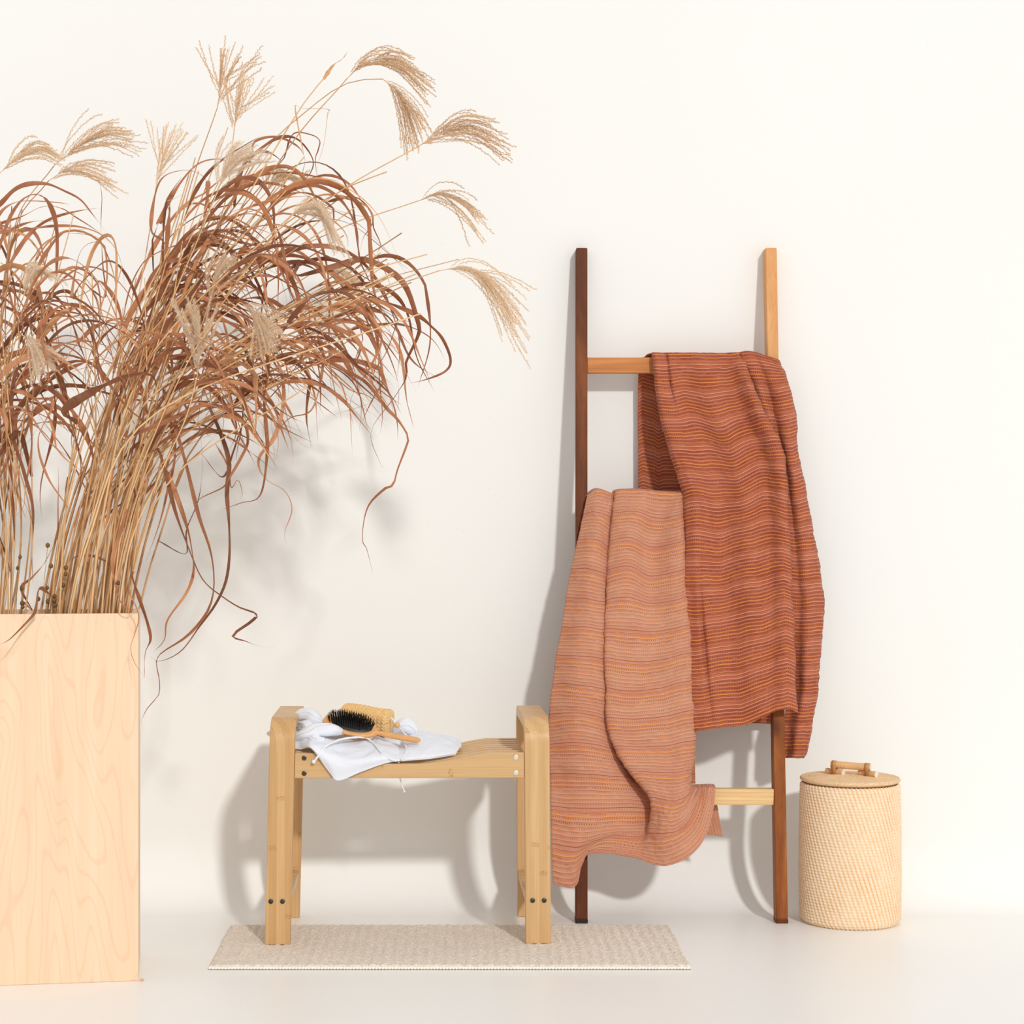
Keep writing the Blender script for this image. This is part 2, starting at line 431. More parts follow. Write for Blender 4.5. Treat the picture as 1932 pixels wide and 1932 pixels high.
def rug_mat():
    m, nt, b = new_mat('wool_pile')
    v = coords(nt)
    c = ramp(nt, noise(nt, v, 230, 3, 0.7), [(0.3, srgb(205, 190, 174)), (0.5, srgb(232, 221, 208)), (0.72, srgb(246, 240, 230))])
    c = mixc(nt, ramp(nt, noise(nt, v, 14, 3), [(0.35, (0, 0, 0, 1)), (0.7, (.3, .3, .3, 1))]), c, srgb(214, 202, 188))
    L(nt, c, b.inputs['Base Color']); b.inputs['Roughness'].default_value = 1.0; b.inputs['Specular IOR Level'].default_value = 0.05
    bump(nt, b, noise(nt, v, 500, 2), 0.5, 0.002)
    return m
def wicker_mat():
    m, nt, b = new_mat('pale_wicker')
    v = coords(nt)
    tc = N(nt, 'ShaderNodeTexCoord'); sep = N(nt, 'ShaderNodeSeparateXYZ'); L(nt, tc.outputs['UV'], sep.inputs[0])
    cell = math_n(nt, 'ADD', sep.outputs[0], math_n(nt, 'MULTIPLY', sep.outputs[1], 0.22))
    core = math_n(nt, 'ABSOLUTE', math_n(nt, 'SUBTRACT', math_n(nt, 'FRACT', cell), 0.5))     # .5 where the amber core cane shows
    a = noise(nt, coords(nt, 'Object', (1, 1, 2.2)), 110, 2, 0.6)
    c = ramp(nt, a, [(0.3, srgb(242, 212, 176)), (0.7, srgb(250, 230, 204))])
    tint = noise(nt, v, 16, 3)
    amber = ramp(nt, tint, [(0.35, srgb(242, 206, 160)), (0.65, srgb(234, 172, 112))])
    c = mixc(nt, ramp(nt, core, [(0.26, (0, 0, 0, 1)), (0.44, (.9, .9, .9, 1))]), c, amber)
    sp = noise(nt, coords(nt, 'Object', (1, 1, .5)), 130, 1)
    c = mixc(nt, ramp(nt, sp, [(0.79, (0, 0, 0, 1)), (0.83, (.7, .7, .7, 1))]), c, srgb(140, 96, 56))
    L(nt, c, b.inputs['Base Color']); b.inputs['Roughness'].default_value = 0.6; b.inputs['Specular IOR Level'].default_value = 0.3
    return m
M['wicker_lid'] = simple_mat('coiled_wicker_lid', srgb(232, 196, 154), 0.6, 0.16, 240, 0, 0.3)
M['rug'] = rug_mat(); M['wicker'] = wicker_mat()
M['rug_edge'] = simple_mat('rug_binding', srgb(244, 238, 226), 0.95, 0.08, 300, 0, 0.1)

# ------------------------------------------------------------------ setting: seamless studio cove
WALL_Y, COVE = 4.06, 0.14
fl = MB(); fl.grid([[(x, y, 0) for x in (-4, -2, 0, 2, 4)] for y in (-2.0, 0, 2, WALL_Y - COVE)])
tag(fl.build('floor', M['floor'], smooth=True), kind='structure')
prof = [(WALL_Y - COVE + COVE * math.sin(a), COVE - COVE * math.cos(a)) for a in np.linspace(0, math.pi / 2, 17)] + [(WALL_Y, 1.0), (WALL_Y, 2.0), (WALL_Y, 3.2)]
wl = MB(); wl.grid([[(x, y, z) for x in (-4, -2, 0, 2, 4)] for y, z in prof])
tag(wl.build('wall_back', M['wall'], smooth=True), kind='structure')

# ------------------------------------------------------------------ plywood planter
PZ = 0.644
PYAW = math.radians(8.6)
pl_root = empty('plywood_planter', (-0.556, 3.343, 0.0), PYAW)      # origin: right front bottom corner
tag(pl_root, 'tall pale birch plywood planter box filled with dried grasses', 'planter')
PWD, PDP, PT = 0.46, 0.22, 0.013
def pbox(name, x0, x1, y0, y1, z0, z1, mat=None):
    m = MB(); m.box(x0, x1, y0, y1, z0, z1)
    return m.build(name, mat or M['ply'], pl_root, local=True, bevel=0.0015)
pbox('front_panel', -PWD, -0.0, 0.0, PT, 0, PZ)
pbox('back_panel', -PWD, -0.0, PDP - PT, PDP, 0, PZ)
pbox('side_panel', -PT, 0.0, PT, PDP - PT, 0, PZ, M['ply_edge'])
pbox('side_panel', -PWD, -PWD + PT, PT, PDP - PT, 0, PZ)
SOIL_Z = 0.52
sm = MB()
gx = np.linspace(-PWD + PT, -PT, 30); gy = np.linspace(PT, PDP - PT, 18)
sm.grid([[(x, y, SOIL_Z + 0.006 * mnoise.noise((x * 40, y * 40, 3))) for x in gx] for y in gy])
sm.build('soil', M['soil'], pl_root, smooth=True, local=True)
PMAT = Matrix.Translation(pl_root.location) @ Matrix.Rotation(PYAW, 4, 'Z')
def in_planter(px_rim, dy):
    """a point on the soil whose stem passes the rim at about px_rim; dy = 0..1 front to back"""
    yy = PT + 0.02 + dy * (PDP - 2 * PT - 0.04)
    p = PMAT @ Vector((0, yy, 0))
    D = p.y
    x = (px_rim - VX) * D / F
    xl = min(max(x - pl_root.location.x, -PWD + PT + 0.01), -PT - 0.012)
    q = PMAT @ Vector((xl, yy, SOIL_Z))
    return q

# ------------------------------------------------------------------ bamboo bench
BENCH = empty('bamboo_bench', (-0.090, 3.600, 0.0), math.radians(1.2))
tag(BENCH, 'small bamboo bench with bent arched legs and slatted dipped seat', 'bench')
BD, BT, BTOP, BR = 0.312, 0.021, 0.434, 0.046
def splay_x(side, x, z):
    return x - side * (0.010 if side < 0 else 0.003) * z / BTOP
def bent_frame(side):
    x0, x1 = (0.2225, 0.2700) if side > 0 else (-0.2700, -0.2225)
    out, inn = [], []
    def arc(cx, cz, r, a0, a1):
        return [(cx + r * math.cos(a), cz + r * math.sin(a)) for a in np.linspace(a0, a1, 9)]
    zf, zr = 0.0085, 0.0
    out = [(0, zf)] + [(0, z) for z in np.linspace(0.1, BTOP - BR - 0.01, 5)] + arc(BR, BTOP - BR, BR, math.pi, math.pi / 2) + arc(BD - BR, BTOP - BR, BR, math.pi / 2, 0) + [(BD, z) for z in np.linspace(BTOP - BR - 0.01, 0.1, 5)] + [(BD, zr)]
    r2 = BR - BT
    inn = [(BT, zf)] + [(BT, z) for z in np.linspace(0.1, BTOP - BR - 0.01, 5)] + arc(BR, BTOP - BR, r2, math.pi, math.pi / 2) + arc(BD - BR, BTOP - BR, r2, math.pi / 2, 0) + [(BD - BT, z) for z in np.linspace(BTOP - BR - 0.01, 0.1, 5)] + [(BD - BT, zr)]
    m = MB(); vs_ = []
    for (a, b) in zip(out, inn):
        for (x, (y, z)) in ((x0, a), (x1, a), (x1, b), (x0, b)):
            vs_.append((splay_x(side, x, z), y, z))
    k = len(out); fs = []
    for i in range(k - 1):
        for j in range(4):
            j2 = (j + 1) % 4
            fs.append((i * 4 + j, i * 4 + j2, (i + 1) * 4 + j2, (i + 1) * 4 + j))
    fs += [(3, 2, 1, 0), tuple((k - 1) * 4 + j for j in range(4))]
    m.add(vs_, fs)
    o = m.build('bent_leg_frame', M['bamboo_z'], BENCH, smooth=True, local=True, bevel=0.0018)
    o.modifiers.new('wn', 'WEIGHTED_NORMAL')
    for bx in ((0.2352, 0.2570) if side > 0 else (-0.2585, -0.2365)):
        bm_ = MB()
        z = 0.0905
        ring = [(bx + 0.0046 * math.cos(a), z + 0.0046 * math.sin(a)) for a in np.linspace(0, 2 * math.pi, 17)[:-1]]
        ring2 = [(bx + 0.0022 * math.cos(a), z + 0.0022 * math.sin(a)) for a in np.linspace(0, 2 * math.pi, 17)[:-1]]
        vv = [(x, 0.004, z_) for x, z_ in ring] + [(x, -0.0016, z_) for x, z_ in ring] + [(x, -0.0022, z_) for x, z_ in ring2] + [(x, -0.0006, z_) for x, z_ in ring2]
        n = 16
        ff = [(r * n + j, r * n + (j + 1) % n, (r + 1) * n + (j + 1) % n, (r + 1) * n + j) for r in range(3) for j in range(n)]
        ff.append(tuple(3 * n + j for j in range(n)))
        bm_.add(vv, ff)
        bm_.build('bolt', M['bolt'], o, local=True, label='dark round bolt head with a socket')
    return o
bent_frame(-1); bent_frame(1)
SEAT_Z, SEAT_B, SEAT_DIP = 0.3690, 0.3215, 0.021
def seat_z(x):
    t = max(0.0, min(1.0, (0.157 - abs(x)) / 0.135))
    t = t * (1.25 - 0.25 * t) if t < 1 else 1.0
    return SEAT_Z - SEAT_DIP * min(1.0, (t * 0.55 + 0.45 * t * t * (3 - 2 * t)))
def slat(y0, y1, zb, name='seat_slat', mat=None):
    xs = sorted(set([round(x, 4) for x in np.linspace(-0.157, 0.157, 33)] + [-0.2225 , 0.2225]))
    m = MB(); vs_ = []
    for x in xs:
        for (y, z) in ((y0, zb), (y1, zb), (y1, seat_z(x)), (y0, seat_z(x))):
            xx = x
            if abs(x) > 0.22: xx = splay_x(1 if x > 0 else -1, x, z) - (0.0004 if x > 0 else -0.0004)
            vs_.append((xx, y, z))
    k = len(xs)
    fs = [(i * 4 + j, (i + 1) * 4 + j, (i + 1) * 4 + (j + 1) % 4, i * 4 + (j + 1) % 4) for i in range(k - 1) for j in range(4)]
    fs += [(0, 1, 2, 3), tuple((k - 1) * 4 + j for j in (3, 2, 1, 0))]
    m.add(vs_, fs)
    return m.build(name, M['bamboo_x'], BENCH, local=True, bevel=0.0012)
for i in range(8):
    y0 = 0.003 + i * 0.034
    s = slat(y0, y0 + (0.020 if i in (0, 7) else 0.017), SEAT_B if i in (0, 7) else 0.3445)
    if i == 0:
        for bx, mt in ((-0.196, 'bolt'), (0.2035, 'bolt_lit')):  # shadow on the left pair is painted in by the darker material
            for z in (0.3600, 0.3310):
                b_ = MB()
                n = 16
                ring = lambda r, y: [(bx + r * math.cos(2 * math.pi * j / n), y, z + r * math.sin(2 * math.pi * j / n)) for j in range(n)]
                vv = ring(0.0046, 0.006) + ring(0.0046, 0.0018) + ring(0.0036, 0.0014)
                ff = [(r * n + j, r * n + (j + 1) % n, (r + 1) * n + (j + 1) % n, (r + 1) * n + j) for r in range(2) for j in range(n)] + [tuple(2 * n + j for j in range(n))]
                b_.add(vv, ff)
                b_.box(bx - 0.0034, bx + 0.0034, 0.0008, 0.0016, z - 0.0005, z + 0.0005)
                b_.build('bolt', M[mt], s, local=True, label='round slotted bolt head')
for sgn in (-1, 1):
    m = MB(); x0, x1 = sorted((sgn * 0.2200, sgn * 0.1800)); m.box(x0, x1, 0.0235, 0.2405, 0.323, 0.3443)
    m.build('cross_cleat', M['bamboo_y'], BENCH, local=True, bevel=0.001)
    m = MB(); x0, x1 = sorted((sgn * 0.2235, sgn * 0.2655)); m.box(x0, x1, BT, BD - BT, 0.079, 0.0965)
    m.build('lower_stretcher', M['bamboo_y'], BENCH, local=True, bevel=0.001)

# ------------------------------------------------------------------ rug
RUG = empty('woven_rug', (-0.011, 3.605, 0.0))
tag(RUG, 'small cream looped wool rug lying flat under the bamboo bench', 'rug')
nx, ny = 420, 180
X0, X1, Y0, Y1 = -0.446, 0.424, 3.428, 3.782
rows = []
for j in range(ny + 1):
    r = []
    for i in range(nx + 1):
        x = X0 + (X1 - X0) * i / nx; y = Y0 + (Y1 - Y0) * j / ny
        e = min(min(i, nx - i) * (X1 - X0) / nx, min(j, ny - j) * (Y1 - Y0) / ny)
        h = 0.0082 * min(1.0, 0.45 + e / 0.006)
        h += 0.0016 * mnoise.noise((x * 260, y * 260, 0)) + 0.0011 * mnoise.noise((x * 120, y * 150, 5))
        h += 0.0007 * math.sin(2 * math.pi * x / 0.019 + 1.2 * mnoise.noise((x * 6, y * 6, 2)))
        if i in (0, nx) or j in (0, ny): h = 0.001
        dx = 0.0016 * mnoise.noise((x * 90, y * 90, 9)) + 0.004 * mnoise.noise((y * 9, 3.3, x)) * (1 if i < 10 or i > nx - 10 else 0)
        r.append((x + dx, y + 0.0016 * mnoise.noise((x * 90, y * 90, 19)), max(h, 0.0008)))
    rows.append(r)
m = MB(); m.grid(rows)
m.build('pile', M['rug'], RUG, smooth=True)
m = MB()
pts = [(x, Y0 - 0.0005 + 0.0008 * mnoise.noise((x * 30, 0, 0)), 0.0032) for x in np.linspace(X0 + 0.002, X1 - 0.002, 700)]
m.tube(pts, [0.0024 + 0.0008 * math.sin(i * 1.35) for i in range(700)], 6)
m.build('edge_binding', M['rug_edge'], RUG, smooth=True, label='pale stitched front edge')

# ------------------------------------------------------------------ ladder
LZ = 1.3855
LAD = empty('wooden_ladder', (0.454, 3.85, 0.0))
tag(LAD, 'brown wooden blanket ladder leaning against the white wall', 'ladder')
RD = 0.034                                            # rail depth
def lad_front(z): return 3.830 + 0.196 * z / LZ        # front face of the rails
def rail_x(side, z):
    t = z / LZ
    return (0.2528 + 0.0131 * t) if side < 0 else (0.6552 + 0.0103 * t)
def rail(side, mat, z_from, z_to, name, parent, capmat=None):
    hw = 0.0119
    m = MB(); vs_ = []
    zs = list(np.linspace(z_from, z_to, 12))
    for z in zs:
        cx = rail_x(side, z); f = lad_front(z)
        for (x, y) in ((cx - hw, f), (cx + hw, f), (cx + hw, f + RD), (cx - hw, f + RD)):
            vs_.append((x, y, z))
    k = len(zs)
    fs = [(i * 4 + j, i * 4 + (j + 1) % 4, (i + 1) * 4 + (j + 1) % 4, (i + 1) * 4 + j) for i in range(k - 1) for j in range(4)]
    fs += [(3, 2, 1, 0), tuple((k - 1) * 4 + j for j in range(4))]
    m.add(vs_, fs)
    return m.build(name, mat, parent, bevel=0.0022)
r1 = rail(-1, M['rail_dark'], 0.0, LZ, 'rail', LAD)
M['rail_two_tone'] = M['rail_light'].copy()
r2 = rail(1, M['rail_two_tone'], 0.0, LZ, 'rail', LAD)
# the right rail is pale sapwood in its upper length
nt = M['rail_two_tone'].node_tree
nt.nodes.clear()
def two_tone(nt):
    out = N(nt, 'ShaderNodeOutputMaterial'); b = N(nt, 'ShaderNodeBsdfPrincipled'); L(nt, b.outputs[0], out.inputs[0])
    f = noise(nt, coords(nt, 'Object', (26, 26, 1.6)), 1.0, 4, 0.6, 0.6)
    fi = noise(nt, coords(nt, 'Object', (300, 300, 8)), 1.0, 2, 0.6)
    heart = ramp(nt, f, [(0.25, srgb(112, 56, 20)), (0.5, srgb(150, 84, 36)), (0.75, srgb(200, 128, 62))])
    sap = ramp(nt, f, [(0.2, srgb(206, 140, 84)), (0.5, srgb(222, 160, 102)), (0.8, srgb(236, 184, 126))])
    sep = N(nt, 'ShaderNodeSeparateXYZ'); L(nt, coords(nt, 'Object'), sep.inputs[0])
    t = math_n(nt, 'ADD', math_n(nt, 'MULTIPLY', sep.outputs[2], 1.0), math_n(nt, 'MULTIPLY', f, 0.25))
    c = mixc(nt, ramp(nt, t, [(0.90, (0, 0, 0, 1)), (1.0, (1, 1, 1, 1))]), heart, sap)
    c = mixc(nt, ramp(nt, fi, [(0.4, (0, 0, 0, 1)), (0.8, (.4, .4, .4, 1))]), c, mixc(nt, 0.4, c, (0.05, 0.02, 0.01, 1)))
    vo = N(nt, 'ShaderNodeTexVoronoi'); vo.inputs['Scale'].default_value = 1.0
    L(nt, coords(nt, 'Object', (9, 9, 4.5)), vo.inputs['Vector'])
    c = mixc(nt, ramp(nt, vo.outputs['Distance'], [(0.05, (.7, .7, .7, 1)), (0.12, (0, 0, 0, 1))]), c, srgb(80, 38, 20))
    L(nt, c, b.inputs['Base Color']); b.inputs['Roughness'].default_value = 0.5; b.inputs['Specular IOR Level'].default_value = 0.18
two_tone(nt)
for side, rr in ((-1, r1), (1, r2)):
    m = MB(); cx = rail_x(side, 0); hw = 0.0124
    m.box(cx - hw, cx + hw, lad_front(0) - 0.0005, lad_front(0) + RD + 0.0005, 0.0, 0.0095)
    m.build('foot_end', M['end_grain'] if side < 0 else M['rail_dark'], rr, bevel=0.002, label='dark worn foot end')
for z, mt in ((1.135, 'rung'), (0.850, 'rung'), (0.549, 'rung'), (0.2485, 'rung_pale')):
    m = MB(); f = lad_front(z) + 0.004
    m.box(rail_x(-1, z) + 0.0115, rail_x(1, z) - 0.0115, f, f + 0.024, z - 0.0163, z + 0.0163)
    m.build('rung', M[mt], LAD, bevel=0.002, label='pale straw coloured rung' if mt == 'rung_pale' else None)

# ------------------------------------------------------------------ throws
def lad_pt(px, py, off):
    """point seen at px, py lying off metres in front of the ladder's front plane"""
    D = 3.9
    for _ in range(4):
        z = CZ - (py - VY) * D / F
        D = lad_front(z) - off
    return W(px, py, D)
def ctrl_grid(ctrl, nr, nc):
    A = np.asarray(ctrl, dtype=float)             # rows x cols x 3 (px, py, off)
    B = np.stack([catmull(A[i], nc) for i in range(A.shape[0])])
    return np.stack([catmull(B[:, j], nr) for j in range(nc)], axis=1)
def cloth_from(P, mb, uvs, u0=0.0, v0=0.0, pucker=0.0016):
    """append grid of world points P (nr x nc x 3) to mb with metric uv, rippled along the weave"""
    nr, nc = P.shape[:2]
    du = np.linalg.norm(np.diff(P, axis=1), axis=2).mean(axis=0)
    dv = np.linalg.norm(np.diff(P, axis=0), axis=2).mean(axis=1)
    U = np.r_[0, np.cumsum(du)] + u0; V = np.r_[0, np.cumsum(dv)] + v0
    tr = np.gradient(P, axis=1); td = np.gradient(P, axis=0)
    nn = np.cross(tr, td); nn /= (np.linalg.norm(nn, axis=2, keepdims=True) + 1e-12)
    Q = P.copy()
    for i in range(nr):
        for j in range(nc):
            h = pucker * mnoise.noise((U[j] * 28, V[i] * 75, 1.7)) + pucker * 0.9 * mnoise.noise((U[j] * 75, V[i] * 130, 4.2)) + 2.2 * pucker * mnoise.noise((U[j] * 11, V[i] * 16, 8))
            Q[i, j] += nn[i, j] * h
    mb.grid([[tuple(p) for p in r] for r in Q])
    for i in range(nr):
        for j in range(nc): uvs.append((U[j], V[i]))

def finish_cloth(mb, uvs, name, mat, thick=0.003):
    mb.uv = uvs
    o = mb.build(name, mat, None, smooth=True)
    s = o.modifiers.new('thickness', 'SOLIDIFY'); s.thickness = thick; s.offset = 0.0
    return o
def poly_interp(pl, y):
    ys = [p[1] for p in pl]; xs = [p[0] for p in pl]
    return float(np.interp(y, ys, xs))

# terracotta throw: front fall
mb, uvs = MB(), []
Lp = [(1230, 664), (1233, 688), (1237, 735), (1248, 797), (1261, 844), (1273, 884), (1288, 931), (1291, 968), (1288, 1100), (1284, 1250), (1284, 1380)]
Rp = [(1402, 660), (1413, 704), (1427, 738), (1443, 782), (1466, 822), (1480, 862), (1486, 906), (1487, 968), (1494, 1117), (1498, 1210), (1501, 1304), (1505, 1348)]
nr, nc = 330, 120
P = np.zeros((nr, nc, 3))
hem_s = [0, .12, .33, .52, .69, .83, .93, 1.0]; hem_y = [1380, 1379, 1375, 1369, 1354, 1341, 1338, 1346]
def g(x, c, w): return math.exp(-((x - c) / w) ** 2)
for i in range(nr):
    v = i / (nr - 1)
    yl = 667 + (1380 - 667) * v
    for j in range(nc):
        s = j / (nc - 1)
        yh = float(np.interp(s, hem_s, hem_y))
        py = 667 + (yh - 667) * v
        # sag of the weave lines
        py += 10 * math.sin(math.pi * s) * math.sin(math.pi * min(1, v * 2.2)) * (1 - v) - 8 * s * math.sin(math.pi * v) * (1 - v) * 2
        py += (5.5 * math.sin(s * 10.5 + v * 7 + 0.6) + 3.0 * math.sin(s * 19 - v * 9)) * min(1, v * 5) * (1 - 0.75 * v)
        xl, xr = poly_interp(Lp, py), poly_interp(Rp, py)
        px = xl + (xr - xl) * s
        off = 0.012 + 0.010 * min(1, v * 5)
        # long soft folds fanning from the rung
        off += 0.010 * math.sin(2 * math.pi * (s * 2.2 - 0.35 * v) + 0.5) * (0.5 + 0.5 * math.sin(math.pi * v)) * (1.0 if v > .03 else v / .03)
        off += 0.020 * g(s, 0.94 - 0.04 * v, 0.09) * min(1, v * 8)
        off -= 0.010 * g(s, 0.15, 0.022) * g(v, 0.05, 0.07)
        off += 0.010 * g(s, 0.10 + 0.55 * max(0, v - 0.55), 0.06) * math.sin(math.pi * min(1, v * 1.3))
        off -= 0.012 * g(s, 0.16 + 0.30 * max(0, v - 0.62), 0.022) * (0.25 + 0.75 * g(v, 0.78, 0.13))
        off += 0.005 * g(s, 0.03, 0.04)
        if s > 0.965: off -= 0.30 * (s - 0.965) * min(1, v * 3)
        if s < 0.03: off -= 0.25 * (0.03 - s)
        P[i, j] = tuple(lad_pt(px, py, off))
cloth_from(P, mb, uvs)
top_front = P[0].copy()
# over the rung and down behind it
top = []
zr = 1.135
nr2 = 150
R = np.zeros((nr2, nc, 3))
rear_y = 3.99 + 0.045
for j in range(nc):
    s = j / (nc - 1)
    p0 = Vector(P[0, j])
    x_b = 1205 + (1445 - 1205) * s                     # rear fall hangs a little to the left
    bot = W(1205 + (1478 - 1205) * s, 1372 + 8 * math.sin(s * 6), 4.030)
    if 0.6 < s < 0.75: bot.z -= 0.004
    c1 = Vector((p0.x, p0.y + 0.016, p0.z + 0.002))
    c2 = Vector((p0.x * .5 + ((x_b - VX) * 4.03 / F) * .5, lad_front(zr) + 0.034, p0.z - 0.004))
    c3 = Vector(((x_b - VX) * 4.03 / F, 4.036, p0.z - 0.04))
    c4 = c3.lerp(bot, 0.35); c5 = c3.lerp(bot, 0.7)
    wv = 0.006 * math.sin(s * 14)
    c4.y += wv; c5.y += wv * 1.2
    c4.y = min(c4.y, 4.044); c5.y = min(c5.y, 4.044); bot.y = min(bot.y + wv, 4.044)
    R[:, j] = resample(catmull([p0, c1, c2, c3, c4, c5, bot], 200), nr2)[0]
cloth_from(R, mb, uvs, 0.0, 0.9, 0.0008)
# right hand flank: passes over the rung end, round the rail and down beside it
OR = [(1447, 661), (1466, 676), (1481, 704), (1491, 735), (1500, 778), (1502, 813), (1506, 859), (1522, 937), (1534, 999), (1541, 1036), (1553, 1133), (1553, 1180), (1542, 1304), (1534, 1350), (1524, 1418), (1514, 1432)]
OL = [(1396, 661), (1410, 700), (1425, 750), (1440, 800), (1458, 850), (1468, 900), (1474, 960), (1482, 1100), (1486, 1200), (1489, 1300), (1484, 1335), (1478, 1362), (1478, 1430)]
nr3, nc3 = 330, 46
Q = np.zeros((nr3, nc3, 3))
for i in range(nr3):
    v = i / (nr3 - 1)
    for j in range(nc3):
        s = j / (nc3 - 1)
        py = 664 + (1430 - 664) * v + (6 * math.sin(s * 3.1)) * (1 - v) * min(1, v * 10) - 12 * s * v * (1 - v)
        if v < .08: py += 16 * (s ** 2) * (1 - v / .08) - 4 * math.sin(s * math.pi) * (1 - v / .08)
        xl, xr = poly_interp(OL, py), poly_interp(OR, py)
        px = xl + (xr - xl) * s
        off = 0.020 + 0.012 * math.sin(math.pi * s) * min(1, v * 6)
        off += 0.006 * math.sin(2 * math.pi * (1.6 * s + 0.4 * v)) * min(1, v * 8)
        off -= 0.014 * g(s, 0.40, 0.10) * math.exp(-v * 3) * min(1, v * 12)
        off -= 0.012 * max(0.0, 1 - s / 0.45) * min(1, v * 10)
        # lower down it slips back past the rail
        back = max(0.0, (v - 0.28) / 0.72)
        kb = max(0.0, min(1.0, (v - 0.62) / 0.22)); kb = kb * kb * (3 - 2 * kb)
        off -= 0.075 * back ** 0.8 * ((0.35 + 0.65 * s) * (1 - kb) + kb)
        if s > 0.93: off -= (s - .93) * 0.25
        Q[i, j] = tuple(lad_pt(px, py, off))
        if Q[i, j, 1] > 4.05: Q[i, j, 1] = 4.05
cloth_from(Q, mb, uvs, 0.25, 0.004)
TERR = finish_cloth(mb, uvs, 'waffle_throw', M['terracotta'])
tag(TERR, 'dark terracotta waffle weave throw hung over the top rung of the ladder', 'throw')

# rose throw
mb, uvs = MB(), []
ctrl = [
 [(1108, 938, 14), (1126, 926, 16), (1148, 931, 14), (1158, 936, 4), (1166, 928, 14), (1203, 926, 15), (1245, 930, 13), (1276, 931, 14), (1286, 930, 13), (1293, 931, 9)],
 [(1105, 952, 16), (1126, 948, 26), (1149, 954, 18), (1157, 958, 3), (1163, 950, 22), (1202, 948, 28), (1246, 956, 8), (1276, 953, 20), (1286, 951, 18), (1293, 949, 10)],
 [(1095, 1000, 12), (1124, 998, 34), (1147, 1010, 22), (1152, 1015, 4), (1156, 1000, 30), (1194, 996, 40), (1232, 1012, 8), (1274, 1006, 26), (1287, 1002, 24), (1294, 999, 10)],
 [(1073, 1100, 10), (1110, 1100, 40), (1142, 1108, 28), (1147, 1112, 4), (1147, 1102, 36), (1185, 1096, 42), (1226, 1112, 16), (1272, 1104, 30), (1290, 1099, 26), (1298, 1096, 10)],
 [(1057, 1200, 10), (1100, 1200, 42), (1141, 1206, 30), (1147, 1210, 4), (1144, 1203, 38), (1190, 1208, 36), (1240, 1208, 28), (1280, 1200, 32), (1298, 1196, 26), (1306, 1193, 10)],
 [(1041, 1300, 10), (1092, 1302, 42), (1141, 1312, 28), (1149, 1318, 2), (1145, 1308, 40), (1192, 1314, 38), (1245, 1308, 30), (1284, 1299, 34), (1302, 1295, 28), (1310, 1292, 10)],
 [(1035, 1380, 12), (1090, 1374, 40), (1146, 1388, 24), (1158, 1394, -2), (1152, 1384, 42), (1202, 1386, 42), (1252, 1382, 36), (1288, 1375, 36), (1304, 1371, 28), (1312, 1368, 10)],
 [(1037, 1450, 16), (1098, 1450, 38), (1168, 1458, 20), (1193, 1462, -4), (1183, 1448, 44), (1224, 1450, 46), (1264, 1450, 42), (1290, 1447, 38), (1302, 1444, 28), (1308, 1440, 12)],
 [(1039, 1510, 22), (1104, 1514, 34), (1180, 1514, 20), (1232, 1516, -2), (1222, 1496, 44), (1248, 1500, 52), (1272, 1502, 50), (1290, 1496, 44), (1300, 1488, 30), (1304, 1478, 12)],
 [(1040, 1562, 26), (1100, 1568, 34), (1165, 1562, 30), (1222, 1560, 10), (1227, 1545, 34), (1250, 1547, 56), (1273, 1546, 58), (1293, 1532, 52), (1306, 1506, 36), (1314, 1487, 14)],
 [(1041, 1618, 30), (1084, 1622, 36), (1134, 1588, 36), (1200, 1594, 30), (1226, 1594, 40), (1252, 1594, 58), (1282, 1584, 62), (1309, 1558, 54), (1325, 1520, 40), (1331, 1486, 15)],
 [(1044, 1668, 32), (1086, 1672, 38), (1106, 1613, 38), (1188, 1616, 40), (1230, 1630, 50), (1260, 1633, 60), (1298, 1618, 64), (1328, 1584, 56), (1344, 1534, 42), (1350, 1486, 15)],
]
A = np.asarray(ctrl, dtype=float)
nr, nc = 340, 170
G = ctrl_grid(A, nr, nc)
P = np.zeros((nr, nc, 3))
for i in range(nr):
    for j in range(nc):
        P[i, j] = tuple(lad_pt(G[i, j, 0], G[i, j, 1], G[i, j, 2] * 0.001))
cloth_from(P, mb, uvs, 0, 0, 0.0017)
# over the second rung and down behind
R = np.zeros((120, nc, 3))
for j in range(nc):
    s = j / (nc - 1)
    p0 = Vector(P[0, j]); fy = lad_front(0.85)
    c1 = Vector((p0.x, fy + 0.012, p0.z + 0.003)); c2 = Vector((p0.x, fy + 0.034, p0.z - 0.006))
    xb = 1125 + (1300 - 1125) * s
    c3 = W(xb, 1010, fy + 0.045); c4 = W(1120 + 186 * s, 1250, fy + 0.05)
    bot = W(1110 + 201 * s, 1462 + 16 * s, fy + 0.052)
    wv = 0.008 * math.sin(s * 11)
    c3.y += wv * .5; c4.y += wv; bot.y += wv
    R[:, j] = resample(catmull([p0, c1, c2, c3, c4, bot], 160), 120)[0]
cloth_from(R, mb, uvs, 0, 0.9, 0.0008)
# lower corner slung over the bottom rung, its end hanging behind
R = np.zeros((60, 40, 3))
edge = [Vector(P[int(i), nc - 1]) for i in np.linspace(nr * 0.74, nr - 1, 40)]
for j in range(40):
    s = j / 39
    p0 = edge[j]; fy = lad_front(0.2485)
    zt = 0.2485 + 0.0205
    c1 = Vector((p0.x + 0.001, fy + 0.014, max(p0.z, zt) + 0.001)); c2 = Vector((p0.x + 0.004, fy + 0.034, zt - 0.006))
    bot = W(1322 + 41 * s, 1572 + 6 * s, fy + 0.040)
    c3 = c2.lerp(bot, 0.5)
    R[:, j] = resample(catmull([p0, c1, c2, c3, bot], 90), 60)[0]
cloth_from(np.transpose(R, (1, 0, 2)).copy(), mb, uvs, 0, 1.7, 0.0008)
ROSE = finish_cloth(mb, uvs, 'waffle_throw', M['pink'])
tag(ROSE, 'dusty rose waffle weave throw draped in folds over the lower ladder rungs', 'throw')

